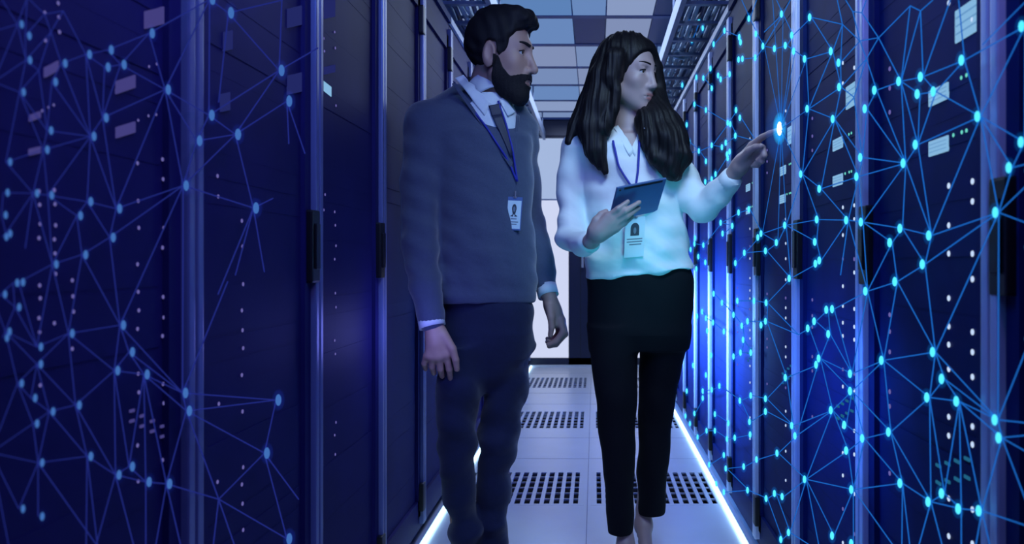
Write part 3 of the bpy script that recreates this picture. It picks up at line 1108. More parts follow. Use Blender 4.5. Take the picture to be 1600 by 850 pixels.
# ---------------------------------------------------------------- people: shared builders
M['skin_m'] = mat('skin_light', (0.42, 0.25, 0.20, 1), 0.5, noise=0.12, nscale=30, bump=0.05, bscale=300)
M['skin_w'] = mat('skin_fair', (0.38, 0.26, 0.25, 1), 0.48, noise=0.10, nscale=30, bump=0.04, bscale=300)
for key, lip in (('skin_m', (0.28, 0.13, 0.12, 1)), ('skin_w', (0.34, 0.13, 0.13, 1))):       # lips are a redder skin
    nt_ = M[key].node_tree
    bs_ = nt_.nodes['Principled BSDF']
    src_ = bs_.inputs['Base Color'].links[0].from_socket
    at_ = nt_.nodes.new('ShaderNodeAttribute')
    at_.attribute_name = 'lips'
    mx_ = nt_.nodes.new('ShaderNodeMix')
    mx_.data_type = 'RGBA'
    nt_.links.new(at_.outputs['Fac'], mx_.inputs[0])
    nt_.links.new(src_, mx_.inputs[6])
    mx_.inputs[7].default_value = lip
    nt_.links.new(mx_.outputs[2], bs_.inputs['Base Color'])
M['hair_m'] = mat('hair_dark_brown', (0.010, 0.009, 0.011, 1), 0.7, spec=0.25, noise=0.5, nscale=60, bump=0.5, bscale=160, stretch=(1, 1, 0.3))
M['beard'] = mat('beard_dark', (0.013, 0.011, 0.013, 1), 0.8, spec=0.2, noise=0.6, nscale=150, bump=0.6, bscale=350)
M['hair_w'] = mat('hair_long_brown', (0.007, 0.0055, 0.007, 1), 0.55, spec=0.22, noise=0.6, nscale=90, bump=0.7, bscale=190, stretch=(1, 1, 0.07))
M['eye_white'] = mat('eye_white', (0.55, 0.55, 0.56, 1), 0.25, noise=0.03)
M['iris'] = mat('iris_brown', (0.03, 0.018, 0.012, 1), 0.2, noise=0.3)
M['sweater'] = mat('sweater_knit', (0.046, 0.060, 0.118, 1), 0.85, noise=0.15, nscale=120, bump=0.4, bscale=500, sheen=0.35)
M['shirt'] = mat('shirt_cotton', (0.62, 0.66, 0.72, 1), 0.7, noise=0.04)
M['tie'] = mat('tie_navy', (0.014, 0.018, 0.05, 1), 0.6, noise=0.2, nscale=200)
M['trousers'] = mat('trousers_navy', (0.009, 0.013, 0.046, 1), 0.8, spec=0.2, noise=0.2, nscale=80, bump=0.25, bscale=400, sheen=0.2)
M['pants'] = mat('trousers_black', (0.0035, 0.004, 0.007, 1), 0.85, spec=0.2, noise=0.2, nscale=80, bump=0.2, bscale=400)
M['blouse'] = mat('blouse_white', (0.70, 0.74, 0.76, 1), 0.6, noise=0.03, nscale=20, bump=0.08, bscale=120, sheen=0.2)
M['shoe'] = mat('shoe_leather', (0.010, 0.010, 0.014, 1), 0.3, noise=0.2)
M['sole'] = mat('shoe_sole', (0.02, 0.02, 0.022, 1), 0.7, noise=0.2)
M['lanyard'] = mat('lanyard_blue', (0.012, 0.020, 0.30, 1), 0.6, noise=0.1)
M['card'] = mat('badge_card', (0.60, 0.72, 0.76, 1), 0.4, noise=0.03)
M['holder'] = mat('badge_holder', (0.10, 0.15, 0.34, 1), 0.25, noise=0.1)
M['ink'] = mat('badge_ink', (0.03, 0.04, 0.06, 1), 0.6, noise=0.2)
M['ink_grey'] = mat('badge_ink_grey', (0.16, 0.20, 0.25, 1), 0.6, noise=0.2)
M['tablet'] = mat('tablet_back', (0.10, 0.17, 0.36, 1), 0.35, metal=0.3, noise=0.06)
M['screen'] = emis('tablet_screen', rgb(90, 130, 180), 0.6)
M['clip'] = mat('clip_steel', (0.5, 0.5, 0.55, 1), 0.3, metal=0.9, noise=0.05)


class Head:
    """skull, jaw and features in a head frame: u sideways, v forward, w up; eyes lie at w = 0"""

    def __init__(self, c, yaw, pitch=0.0, roll=0.0, scale=(1, 1, 1), female=False):
        self.c = np.asarray(c, float)
        y, p = R(yaw), R(pitch)
        f = np.array([math.sin(y) * math.cos(p), -math.cos(y) * math.cos(p), math.sin(p)])
        s = np.array([-math.cos(y), -math.sin(y), 0.0])     # the person's right
        u = np.cross(s, f)
        u = u / np.linalg.norm(u)
        if u[2] < 0:
            u = -u
        r = R(roll)
        s, u = s * math.cos(r) + u * math.sin(r), u * math.cos(r) - s * math.sin(r)
        self.A = np.stack([s, f, u])
        self.s = np.asarray(scale, float)
        self.fem = female

    def local(self, x, y, z):
        x, y, z = x - self.c[0], y - self.c[1], z - self.c[2]
        return [(self.A[i][0] * x + self.A[i][1] * y + self.A[i][2] * z) / self.s[i] for i in range(3)]

    def world(self, u, v, w):
        return self.c + self.A[0] * u * self.s[0] + self.A[1] * v * self.s[1] + self.A[2] * w * self.s[2]

    def skin(self, u, v, w):
        fem = self.fem
        a = np.abs(u)
        d = ell_d(u, v, w, (0, -.014, .036), (.073, .094, .082))
        d = smin(d, ell_d(u, v, w, (0, .034, -.030), (.056 if fem else .059, .054, .082)), .03)
        d = smin(d, cone_d(a, v, w, (.046, .000, -.055), (.012, .064 if fem else .058, -.102 if fem else -.104), .020 if fem else .022, .014 if fem else .019), .028)
        d = smin(d, cone_d(a, v, w, (0, .067 if fem else .062, -.099), (0, .063 if fem else .058, -.105), .015 if fem else .018, .013 if fem else .018), .015)
        d = smin(d, ell_d(a, v, w, (.040, .050, -.026), (.019, .020, .016)), .022)
        d = smin(d, cone_d(a, v, w, (0, .080, .019), (.036, .068, .018), .011 if fem else .014, .010), .018)
        d = -smin(-d, ell_d(a, v, w, (.030, .092, .001), (.020, .021, .0130)), .010)
        d = smin(d, ell_d(a, v, w, (.031, .0655, .006), (.0165, .0165, .0085)), .004)      # upper lid
        d = smin(d, ell_d(a, v, w, (.031, .0645, -.009), (.0155, .0155, .006)), .005)      # lower lid
        tip = .109 if fem else .117
        d = smin(d, cone_d(u, v, w, (0, .083, .010), (0, tip - .011, -.039), .0078, .0112), .012)
        d = smin(d, ell_d(u, v, w, (0, tip - .012, -.041), (.0122, .0122, .0100)), .006)
        d = smin(d, ell_d(a, v, w, (.013, .086, -.045), (.0085, .012, .0080)), .007)
        d = smin(d, ell_d(u, v, w, (0, .074 if fem else .077, -.067), (.027, .014, .020)), .014)
        d = smin(d, ell_d(u, v, w, (0, .083 if fem else .0855, -.0672), (.021, .0085, .0046)), .006)
        d = smin(d, ell_d(u, v, w, (0, .0815 if fem else .084, -.0788), (.018, .0085, .0052)), .006)
        d = -smin(-d, cone_d(a, v, w, (0, .0945, -.0735), (.022, .079, -.0738), .0020, .0013), .003)
        e = ell_d(a, v, w, (.077, -.012, -.012), (.0105, .021, .034))
        e = -smin(-e, ell_d(a, v, w, (.087, -.006, -.008), (.009, .012, .022)), .006)
        d = smin(d, e, .008)
        return d

    def put(self, solid, fn=None, k=0.01, pad=0.0, box=(.10, .135, .15), op='add'):
        fn = fn or self.skin
        sc = float(self.s.min())

        def g(x, y, z):
            u, v, w = self.local(x, y, z)
            return (fn(u, v, w) * sc).astype(np.float32)
        m = max(np.array(box) * self.s) + pad
        return solid.put(g, self.c - m, self.c + m, k, op)

    def lips_weight(self, P):
        u, v, w = self.local(P[:, 0], P[:, 1], P[:, 2])
        a = ell_d(u, v, w, (0, .0855, -.0674), (.0205, .014, .0048))
        b = ell_d(u, v, w, (0, .0840, -.0790), (.0180, .014, .0054))
        d = np.minimum(a, b)
        return np.where(v > .03, np.clip(.5 - d / .004, 0, 1), 0)

    def eyes(self, parent, org):
        for sgn, nm in ((1, 'eye'), (-1, 'eye')):
            c = self.world(sgn * .031, .0655, -.001)
            b = MB()
            b.ellipsoid(c, np.array([.0135] * 3) * self.s.mean(), 16, 12)
            o = b.build('eye', M['eye_white'], parent, True)
            look = self.world(sgn * .031 + (.002 * sgn), .0655 + .0095, -.0012)
            b = MB()
            b.ellipsoid(look, np.array([.0058] * 3) * self.s.mean(), 12, 8)
            b.build('iris', M['iris'], o, True)

    def lashes(self, parent, m):
        for sgn in (1, -1):
            pts = []
            for i in range(10):
                t = i / 9
                u = sgn * (.0175 + .028 * t)
                du = (abs(u) - .031)
                v = .0655 + math.sqrt(max(.0158 ** 2 - du * du, 1e-6))
                w = .0015 + .0042 * math.sin(math.pi * min(1, t * 1.05)) - .001 * t
                pts.append(self.world(u, v, w))
            b = MB()
            b.tube(pts, [.0008 + .0010 * i / 9 for i in range(10)], 6)
            b.build('eyelash', m, parent, True)

    def brows(self, parent, m, thick=.0042, lift=0.0):
        for sgn in (1, -1):
            pts, rad = [], []
            for i in range(8):
                t = i / 7
                u = sgn * (.012 + .036 * t)
                w = .0190 + lift + .0045 * math.sin(t * 2.2)
                vs = np.linspace(.13, .04, 181)
                v = float(vs[np.argmax(self.skin(np.full(181, u), vs, np.full(181, w)) < 0)]) + thick * .25
                pts.append(self.world(u, v, w))
                rad.append(thick * self.s.mean() * (0.75 + .5 * math.sin(0.6 + t * 2.2)) * (1 - .4 * t))
            b = MB()
            b.tube(pts, rad, 7)
            b.build('eyebrow', m, parent, True)


def hand(solid, palm, fingers, k=0.006):
    """palm rows: a, b, ra, rb; fingers: list of (points, radii)"""
    for a, b, ra, rb in palm:
        solid.cone(a, b, ra, rb, 0.014)
    for pts, rad in fingers:
        for i in range(len(pts) - 1):
            solid.cone(pts[i], pts[i + 1], rad[i], rad[i + 1], 0.004 if i else k)


def px_loft(rows, yaw=0.0):
    """rows: py, left px, right px, half depth m, Y of the axis"""
    out = []
    for r in rows:
        py, l, rr, b, Y = r[:5]
        yw = R(r[5] if len(r) > 5 else yaw)
        c = W((l + rr) / 2, py, Y)
        hw = (rr - l) / 2 * Y / F
        a = math.sqrt(max((hw * hw - (b * math.sin(yw)) ** 2), 1e-5)) / math.cos(yw)
        out.append((c[2], c[0], c[1], a, b, math.degrees(yw)))
    return out


def patch(name, quads, bvh, off, thick, m, parent, guess=2.6, n=8):
    """cloth laid on the body: four px corners per quad (a,b along one side, d,c along the other)"""
    mb = MB()
    for a, b, c, d in quads:
        L, Rr = [], []
        for i in range(n + 1):
            t = i / n
            L.append(on_surface(bvh, a[0] + (d[0] - a[0]) * t, a[1] + (d[1] - a[1]) * t, off, guess))
            Rr.append(on_surface(bvh, b[0] + (c[0] - b[0]) * t, b[1] + (c[1] - b[1]) * t, off, guess))
        rows = []
        for i in range(n + 1):
            row = []
            for j in range(n + 1):
                u = j / n
                t = i / n
                xa = a[0] + (d[0] - a[0]) * t
                ya = a[1] + (d[1] - a[1]) * t
                xb = b[0] + (c[0] - b[0]) * t
                yb = b[1] + (c[1] - b[1]) * t
                row.append(on_surface(bvh, xa + (xb - xa) * u, ya + (yb - ya) * u, off, guess))
            rows.append(row)
        bm = mb.bm
        for _ in range(6):            # the cloth bridges small hollows
            G = np.array([[p.y for p in row] for row in rows])
            Pd = np.pad(G, 1, mode='edge')
            H = (Pd[:-2, 1:-1] + Pd[2:, 1:-1] + Pd[1:-1, :-2] + Pd[1:-1, 2:]) / 4
            H = np.minimum(H, G + .0015)
            rows = [[Vector((p.x * H[i][j] / p.y, H[i][j], EYE + (p.z - EYE) * H[i][j] / p.y)) for j, p in enumerate(row)] for i, row in enumerate(rows)]
        top = [[bm.verts.new(p) for p in row] for row in rows]
        bot = [[bm.verts.new(p + Vector((0, thick, 0))) for p in row] for row in rows]
        for i in range(n):
            for j in range(n):
                bm.faces.new((top[i][j], top[i][j + 1], top[i + 1][j + 1], top[i + 1][j]))
                bm.faces.new((bot[i][j], bot[i + 1][j], bot[i + 1][j + 1], bot[i][j + 1]))
        for i in range(n):
            bm.faces.new((top[i][0], top[i + 1][0], bot[i + 1][0], bot[i][0]))
            bm.faces.new((top[i][n], bot[i][n], bot[i + 1][n], top[i + 1][n]))
            bm.faces.new((top[0][i], bot[0][i], bot[0][i + 1], top[0][i + 1]))
            bm.faces.new((top[n][i], top[n][i + 1], bot[n][i + 1], bot[n][i]))
    return mb.build(name, m, parent, True)


def strap(name, pts_px, bvh, off, half, m, parent, guess=2.6, org=None):
    """a flat ribbon lying on the clothes along a px polyline"""
    P = []
    for i in range(len(pts_px) - 1):
        a, b = pts_px[i], pts_px[i + 1]
        for t in np.linspace(0, 1, 9)[: 9 if i == len(pts_px) - 2 else 8]:
            P.append(on_surface(bvh, a[0] + (b[0] - a[0]) * t, a[1] + (b[1] - a[1]) * t, off, guess))
    for _ in range(3):
        P = [P[0]] + [(P[i - 1] + P[i] * 2 + P[i + 1]) / 4 for i in range(1, len(P) - 1)] + [P[-1]]
    L, Rr = [], []
    for i, p in enumerate(P):
        t = (P[min(i + 1, len(P) - 1)] - P[max(i - 1, 0)]).normalized()
        s = t.cross(Vector((0, -1, 0))).normalized() * half
        L.append(p - s)
        Rr.append(p + s)
    b = MB()
    b.ribbon(L, Rr, (0, 0.0016, 0))
    return b.build(name, m, parent, True, org=org)


def shoe(solid, heel, toe, w, h, k=0.02, lift=0.0):
    heel, toe = np.asarray(heel, float), np.asarray(toe, float)
    d = toe - heel
    for t, r, z in ((0.0, w * .62, h * .62), (0.3, w * .6, h * .55), (0.6, w * .82, h * .38), (0.85, w * .72, h * .3)):
        c = heel + d * t
        solid.ell((c[0], c[1], c[2] + z * 0.9), (r, r * 1.5, z), k)
    return solid


# ---------------------------------------------------------------- the man
MY = 2.72
man = empty('person', (-0.355, MY, 0), 'man in grey-blue sweater over white shirt and tie, arms hanging, looking towards the woman', 'person')
MO = np.array(man.location)
hm = Head(W(785, 86, MY - 0.02), 74, -3, 0, (1.04, 1.06, 1.24))

# skin: head, neck, a slim trunk inside the clothes, arms, hands, legs and feet as one surface
B = Solid((-0.78, 2.36, 0.0), (-0.08, 3.06, 1.90), 0.0036)
hm.put(B, k=0.0)
B.chain([W(768, 178, MY + .03), W(766, 128, MY + .015), W(776, 96, MY)], [.066, .060, .056], 0.03)
B.loft(px_loft([(170, 715, 800, .075, MY), (200, 690, 815, .085, MY), (300, 697, 817, .09, MY), (420, 699, 816, .085, MY), (500, 704, 814, .075, MY), (545, 710, 806, .07, MY)]), 0.03)
ra = [W(676, 198, 2.64), W(655, 288, 2.62), W(655, 375, 2.60), W(674, 500, 2.56)]
B.chain(ra, [.046, .042, .038, .028], 0.03)
la = [W(808, 205, 2.83), W(822, 290, 2.86), W(831, 350, 2.87), W(855, 455, 2.79)]
B.chain(la, [.044, .042, .036, .027], 0.03)
# near hand, back of the hand to the camera, fingers curling away
hy = 2.555
pl_ = [(W(675, 505, hy), W(684, 535, hy), .026, .027), (W(676, 518, hy), W(672, 556, hy - .004), .020, .017), (W(688, 518, hy), W(696, 553, hy - .004), .020, .017),
       (W(680, 530, hy), W(684, 557, hy - .006), .024, .018)]
fg = []
for (x0, y0), (x1, y1), (x2, y2), r0 in (((666, 556), (663, 568), (665, 577), .0092), ((676, 560), (675, 573), (678, 583), .0100),
                                          ((687, 561), (688, 577), (691, 588), .0103), ((698, 557), (702, 577), (704, 592), .0100)):
    fg.append(([W(x0, y0, hy - .004), W(x1, y1, hy + .010), W(x2, y2, hy + .034)], [r0 + .001, r0, r0 * .82]))
fg.append(([W(693, 524, hy - .008), W(707, 545, hy - .012), W(712, 562, hy - .008), W(714, 577, hy + .004)], [.017, .0125, .0105, .0088]))
hand(B, pl_, fg)
# far hand, thumb side to the camera, fingers curled
hy2 = 2.78
pl_ = [(W(857, 460, hy2), W(866, 485, hy2), .024, .024), (W(860, 475, hy2), W(875, 500, hy2), .022, .019), (W(862, 482, hy2), W(866, 505, hy2 - .008), .022, .018)]
fg = [([W(876, 500, hy2 - .012), W(880, 518, hy2 - .016), W(869, 533, hy2 - .016), W(857, 538, hy2 - .014)], [.0125, .011, .0098, .0082]),
      ([W(878, 502, hy2 + .006), W(883, 522, hy2 + .006), W(869, 538, hy2 + .004), W(858, 541, hy2 + .002)], [.0125, .0108, .0095, .0085]),
      ([W(874, 504, hy2 + .024), W(879, 524, hy2 + .026), W(866, 537, hy2 + .022), W(855, 534, hy2 + .016)], [.0115, .0102, .009, .008]),
      ([W(870, 504, hy2 + .038), W(873, 520, hy2 + .040), W(863, 531, hy2 + .036), W(855, 529, hy2 + .03)], [.0105, .0092, .008, .0072]),
      ([W(859, 478, hy2 - .018), W(861, 496, hy2 - .03), W(862, 511, hy2 - .032), W(860, 524, hy2 - .028)], [.016, .0125, .0105, .0088])]
hand(B, pl_, fg)
fl_, fr_ = (W(722, 870, 2.66), W(768, 872, 2.74))
lk = [W(722, 520, 2.71), W(714, 680, 2.66), (fl_[0], 2.67, 0.09)]
rk = [W(788, 520, 2.74), W(782, 680, 2.73), (fr_[0], 2.76, 0.09)]
B.chain(lk, [.048, .042, .034], 0.03)
B.chain(rk, [.048, .042, .034], 0.03)
B.cone((fl_[0], 2.67, .07), (fl_[0] + .03, 2.56, .035), .034, .026, .03)
B.cone((fr_[0], 2.76, .07), (fr_[0] + .05, 2.65, .035), .034, .026, .03)
V, Q = B.surface()
V = smooth_mesh(V, Q, 1, 0.4)
body_m = (V, Q)
ob = put_mesh('body', V, Q, M['skin_m'], man, MO)
ob.data.attributes.new('lips', 'FLOAT', 'POINT').data.foreach_set('value', hm.lips_weight(V).astype(np.float32))
hm.eyes(man, MO)
hm.lashes(man, M['hair_m'])
hm.brows(man, M['hair_m'], .0044)

# short dark hair, swept up at the front
def man_hair(u, v, w):
    d = ell_d(u, v, w, (0, -.016, .040), (.085, .108, .090))
    d = smin(d, ell_d(u, v, w, (0, .052, .096), (.058, .046, .024)), .03)
    d = smin(d, ell_d(u, v, w, (0, .086, .084), (.05, .016, .014)), .02)
    lim = np.interp(v, [-.13, -.09, -.06, -.035, -.022, -.014, .008, .016, .024, .045, .062, .085, .12],
                    [-.070, -.072, -.070, -.050, .020, .026, .024, -.034, -.030, .030, .052, .070, .074])
    d = -smin(-d, w - lim, .008) if False else np.maximum(d, lim - w)
    return d


S = Solid(hm.c - .2, hm.c + .2, 0.0030)
hm.put(S, man_hair, 0.0, 0.03)
V, Q = S.surface()
V = smooth_mesh(V, Q, 2, 0.5)
N = normals(V, Q)
u, v, w = hm.local(V[:, 0], V[:, 1], V[:, 2])
V = V + N * (0.0022 * np.sin(150 * v + 60 * w + 2 * np.sin(40 * u)) * np.sin(90 * u + 1.3) + 0.0018 * np.sin(210 * u + 120 * w))[:, None]
put_mesh('hair', V, Q, M['hair_m'], man, MO)


def man_beard(u, v, w):
    d = hm.skin(u, v, w) - .0030 - .006 * np.clip((-.078 - w) / .03, 0, 1)
    a = np.abs(u)
    top = np.interp(v, [-.02, .0, .012, .03, .05, .066, .078, .11], [-.02, -.012, -.012, -.044, -.064, -.060, -.055, -.053])
    d = np.maximum(d, w - top)
    d = np.maximum(d, .004 - v - .25 * np.clip(-.03 - w, 0, .06))
    lips = ell_d(u, v, w, (0, .094, -.0750), (.024, .03, .0080))
    d = np.maximum(d, -lips)
    neck = -.131 - w + .5 * np.clip(.05 - v, 0, .1)
    return np.maximum(d, neck)


S = Solid(hm.c - .2, hm.c + .2, 0.0028)
hm.put(S, man_beard, 0.0, 0.03)
V, Q = S.surface()
V = smooth_mesh(V, Q, 2, 0.5)
N = normals(V, Q)
V = V + N * folds(V, 3, .0004, 8, 250, 500)[:, None]
put_mesh('beard', V, Q, M['beard'], man, MO)

# sweater: trunk and sleeves in one
S = Solid((-0.80, 2.38, 0.70), (-0.06, 3.04, 1.66), 0.0042)
S.loft(px_loft([(472, 686, 834, .115, MY, 18), (462, 680, 836, .122, MY, 18), (440, 678, 837, .125, MY, 18), (400, 680, 835, .124, MY, 18), (330, 680, 832, .124, MY, 18),
                (260, 676, 831, .122, MY, 20), (215, 668, 828, .112, MY, 20), (185, 662, 822, .092, MY + .01, 20), (160, 690, 806, .076, MY + .02, 20), (138, 712, 792, .062, MY + .02, 15)]), 0.0, power=2.3)
S.cone(W(740, 158, MY + .03), W(668, 192, MY - .05), .052, .060, 0.05)
S.cone(W(785, 165, MY + .03), W(812, 205, MY + .10), .050, .056, 0.05)
S.chain([W(666, 195, 2.66), W(656, 285, 2.63), W(655, 372, 2.60), W(665, 440, 2.575), W(673, 497, 2.56)], [.066, .060, .056, .050, .040], 0.035)
S.cone(W(673, 490, 2.562), W(674, 502, 2.558), .041, .038, 0.006)
S.chain([W(808, 208, 2.82), W(820, 290, 2.86), W(830, 350, 2.87), W(845, 410, 2.83), W(853, 448, 2.80)], [.058, .055, .049, .042, .036], 0.035)
S.cone(W(768, 118, MY + .01), W(766, 142, MY + .005), .066, .064, 0.012, 'sub')
V, Q = S.surface()
V = smooth_mesh(V, Q, 2, 0.5)
N = normals(V, Q)
zz = V[:, 2]
amp = np.interp(zz, [0.80, 0.87, 0.93, 1.1, 1.4, 1.55], [.1, .5, 1.0, .8, .7, .3])
V = V + N * ((folds(V, 11, .0042, 9, 22, 46, (0.25, 0.1, 1.0), .5) + folds(V, 12, .0026, 10, 55, 110, (0.4, 0.2, 1.0), .7)) * amp)[:, None]
band = np.exp(-((zz - (EYE + (VPY - 466) * MY / F)) / .012) ** 2)
sweater_m = (V, Q)
put_mesh('sweater', V, Q, M['sweater'], man, MO)
S = Solid((-0.62, 2.45, 1.25), (-0.12, 2.98, 1.62), 0.0042)
S.loft(px_loft([(250, 696, 816, .096, MY), (200, 690, 815, .092, MY), (170, 708, 806, .082, MY), (150, 735, 796, .068, MY + .01)]), 0.0)
V, Q = S.surface()
shirt_m = (V, Q)
put_mesh('shirt_front', V, Q, M['shirt'], man, MO)
bv = bvh_of(body_m, sweater_m, shirt_m)

# white cuffs, collar, tie
for pts, rads in (([W(673, 498, 2.56), W(676, 511, 2.555)], [.0405, .041]), ([W(853, 447, 2.80), W(857, 463, 2.785)], [.036, .0355])):
    b = MB()
    b.tube([pts[0], pts[0] + (pts[1] - pts[0]) * .5, pts[1], pts[1] - (pts[1] - pts[0]) * .3], [rads[0], rads[1], rads[1], rads[1] - .006], 20)
    b.build('shirt_cuff', M['shirt'], man, True)
S = Solid((-0.62, 2.5, 1.45), (-0.12, 2.98, 1.68), 0.003)
S.cone(W(770, 152, MY - .002), W(758, 126, MY + .03), .069, .068, 0.0)
S.cone(W(771, 160, MY - .008), W(756, 112, MY + .035), .060, .0595, 0.003, 'sub')
c0, c1 = W(770, 156, MY), W(757, 124, MY + .03)
ax = (c1 - c0) / np.linalg.norm(c1 - c0)
S.put(lambda x, y, z: (np.abs((x - c0[0]) * ax[0] + (y - c0[1]) * ax[1] + (z - c0[2]) * ax[2] - .034) - .034).astype(np.float32),
      (-0.62, 2.5, 1.45), (-0.12, 2.98, 1.68), 0.003, 'and')
V, Q = S.surface()
collar_m = (V, Q)
V = smooth_mesh(V, Q, 3, 0.5)
put_mesh('shirt_collar', V, Q, M['shirt'], man, MO)
bv = bvh_of(body_m, sweater_m, shirt_m, collar_m)
patch('collar_leaf', [((711, 122), (724, 117), (767, 163), (757, 182))], bv, .006, .004, M['shirt'], man)
patch('collar_leaf', [((779, 158), (786, 153), (803, 176), (792, 183))], bv, .006, .004, M['shirt'], man)
patch('tie', [((763, 166), (781, 163), (783, 180), (768, 183)), ((768, 182), (783, 179), (800, 236), (797, 246))], bv, .007, .006, M['tie'], man)
patch('neckline_rib', [((706, 131), (711, 128), (800, 254), (797, 262)), ((806, 178), (811, 181), (803, 254), (799, 258))], bv, .003, .004, M['sweater'], man)

# trousers
S = Solid((-0.66, 2.46, 0.02), (-0.14, 2.98, 0.95), 0.0042)
S.loft(px_loft([(452, 694, 826, .100, MY), (480, 688, 832, .108, MY), (520, 684, 833, .110, MY), (560, 684, 829, .100, MY), (585, 705, 805, .080, MY), (612, 738, 768, .05, MY)]), 0.0, power=2.3)
S.loft(px_loft([(540, 684, 757, .092, 2.68), (600, 683, 754, .085, 2.67), (650, 682, 745, .076, 2.66), (690, 684, 742, .070, 2.66), (740, 688, 742, .066, 2.66), (790, 697, 743, .064, 2.67), (842, 704, 752, .066, 2.66), (862, 706, 752, .066, 2.66)]), 0.03)
S.loft(px_loft([(540, 752, 831, .092, 2.76), (600, 753, 826, .085, 2.76), (650, 752, 817, .076, 2.75), (690, 749, 808, .070, 2.74), (740, 746, 801, .066, 2.74), (790, 744, 795, .064, 2.75), (842, 744, 793, .068, 2.74), (862, 744, 793, .068, 2.74)]), 0.02)
V, Q = S.surface()
V = smooth_mesh(V, Q, 2, 0.5)
N = normals(V, Q)
amp = np.interp(V[:, 2], [0.05, 0.14, 0.25, 0.42, 0.55, 0.75, 0.9], [.9, 1.5, .7, 1.4, 1.1, .7, .4])
V = V + N * ((folds(V, 21, .0055, 9, 30, 62, (0.35, 0.0, 1.0), .45)) * amp)[:, None]
put_mesh('trousers', V, Q, M['trousers'], man, MO)
for f0, dx, yy in ((fl_, .03, 2.70), (fr_, .06, 2.79)):
    S = Solid((f0[0] - .15, 2.35, -.02), (f0[0] + .22, 2.95, .16), 0.004)
    shoe(S, (f0[0], yy, .012), (f0[0] + dx, yy - .24, .012), .052, .068)
    S.put(lambda x, y, z: (0.008 - z + 0 * x + 0 * y).astype(np.float32), (f0[0] - .15, 2.35, -.02), (f0[0] + .22, 2.95, .16), 0.0, 'and')
    V, Q = S.surface()
    o = put_mesh('shoe', V, Q, M['shoe'], man, MO)
    b = MB()
    n = 18
    pts = []
    for i in range(n):
        a = 2 * math.pi * i / n
        pts.append((f0[0] + dx * .45 + .048 * math.cos(a) - dx * .5 * math.sin(a), yy - .11 + .155 * math.sin(a), 0.001))
    b.prism(pts, (0, 0, 0.012))
    b.build('sole', M['sole'], o)

# his badge on a blue lanyard
bv = bvh_of(body_m, sweater_m, shirt_m)
p = on_surface(bv, 804, 333, .012)
badge = empty('id_badge', p, 'identity badge in a holder on the blue lanyard on the man\'s sweater', 'badge', 'identity badges on lanyards')
strap('lanyard', [(709, 127), (716, 140), (755, 194), (790, 246), (806, 284)], bv, .007, .0032, M['lanyard'], badge)
strap('lanyard', [(777, 160), (789, 195), (799, 236), (806, 284)], bv, .009, .0030, M['lanyard'], badge)


def card(root, tl, tr, br, bl, Y, top=0.10, photo=None, female=False):
    A, Bb, D = Vector(W(*tl, Y)), Vector(W(*tr, Y)), Vector(W(*bl, Y))
    ux, uy = (Bb - A), (D - A)
    n = ux.cross(uy).normalized()
    if n.y > 0:
        n = -n

    def at(s, t, lift=0.0):
        return A + ux * s + uy * t + n * lift

    def quad(nm, s0, s1, t0, t1, l0, l1, m, par):
        b = MB()
        b.prism([at(s0, t0, l0), at(s1, t0, l0), at(s1, t1, l0), at(s0, t1, l0)], n * (l1 - l0))
        return b.build(nm, m, par)
    h = quad('badge_holder', -.07, 1.07, -.13, 1.05, -.002, .0, M['holder'] if not female else M['card'], root)
    c = quad('badge_card', 0, 1, 0, 1, .0, .0008, M['card'], root)
    b = MB()
    # the printed portrait: a dark head and shoulders shape
    if not female:
        pts = [at(.5 + .17 * math.cos(a), .28 + .16 * math.sin(a), .0009) for a in np.linspace(0, 2 * math.pi, 18)[:-1]]
        b.prism(pts, n * .0006)
        b.prism([at(.36, .38, .0009), at(.64, .38, .0009), at(.58, .50, .0009), at(.42, .50, .0009)], n * .0005)
        b.prism([at(.22, .56, .0009), at(.42, .48, .0009), at(.46, .57, .0009)], n * .0005)
        b.prism([at(.78, .56, .0009), at(.58, .48, .0009), at(.54, .57, .0009)], n * .0005)
    else:
        pts = [at(.25, .42, .0009)] + [at(.5 - .25 * math.cos(a), .20 - .16 * math.sin(a), .0009) for a in np.linspace(0, math.pi, 12)] + [at(.75, .42, .0009)]
        b.prism(pts, n * .0006)
    ph = b.build('portrait', M['ink'], c)
    b = MB()
    pts = [at(.5 + .085 * math.cos(a), (.30 if not female else .27) + .095 * math.sin(a), .0016) for a in np.linspace(0, 2 * math.pi, 14)[:-1]]
    b.prism(pts, n * .0004)
    b.build('portrait_face', M['ink_grey'], c)
    for t0, s0, s1 in ((.63, .28, .72), (.74, .15, .85), (.82, .25, .75)) if not female else ((.50, .05, .95), (.58, .05, .95), (.66, .2, .9)):
        quad('text_line', s0, s1, t0, t0 + .035, .0008, .0013, M['ink_grey'], c)
    b = MB()
    b.tube([at(.5, -.10, .002), at(.5, -.34, .002)], .0022, 8)
    b.obox(at(.5, -.12, .001), ux * .26, uy * .06, n * .003)
    b.build('clip', M['clip'], root)


card(badge, (794, 313), (815, 314), (814, 359), (791, 357), p.y - .004)


# ---------------------------------------------------------------- the woman
WY = 2.74
woman = empty('person', (0.11, WY, 0), 'woman in white blouse and black trousers, holding a tablet and pointing at the glowing web', 'person')
WO = np.array(woman.location)
hw = Head(W(983, 116, WY - .01), 53, -4, 0, (0.97, 1.0, 1.07), True)
Yw = WY

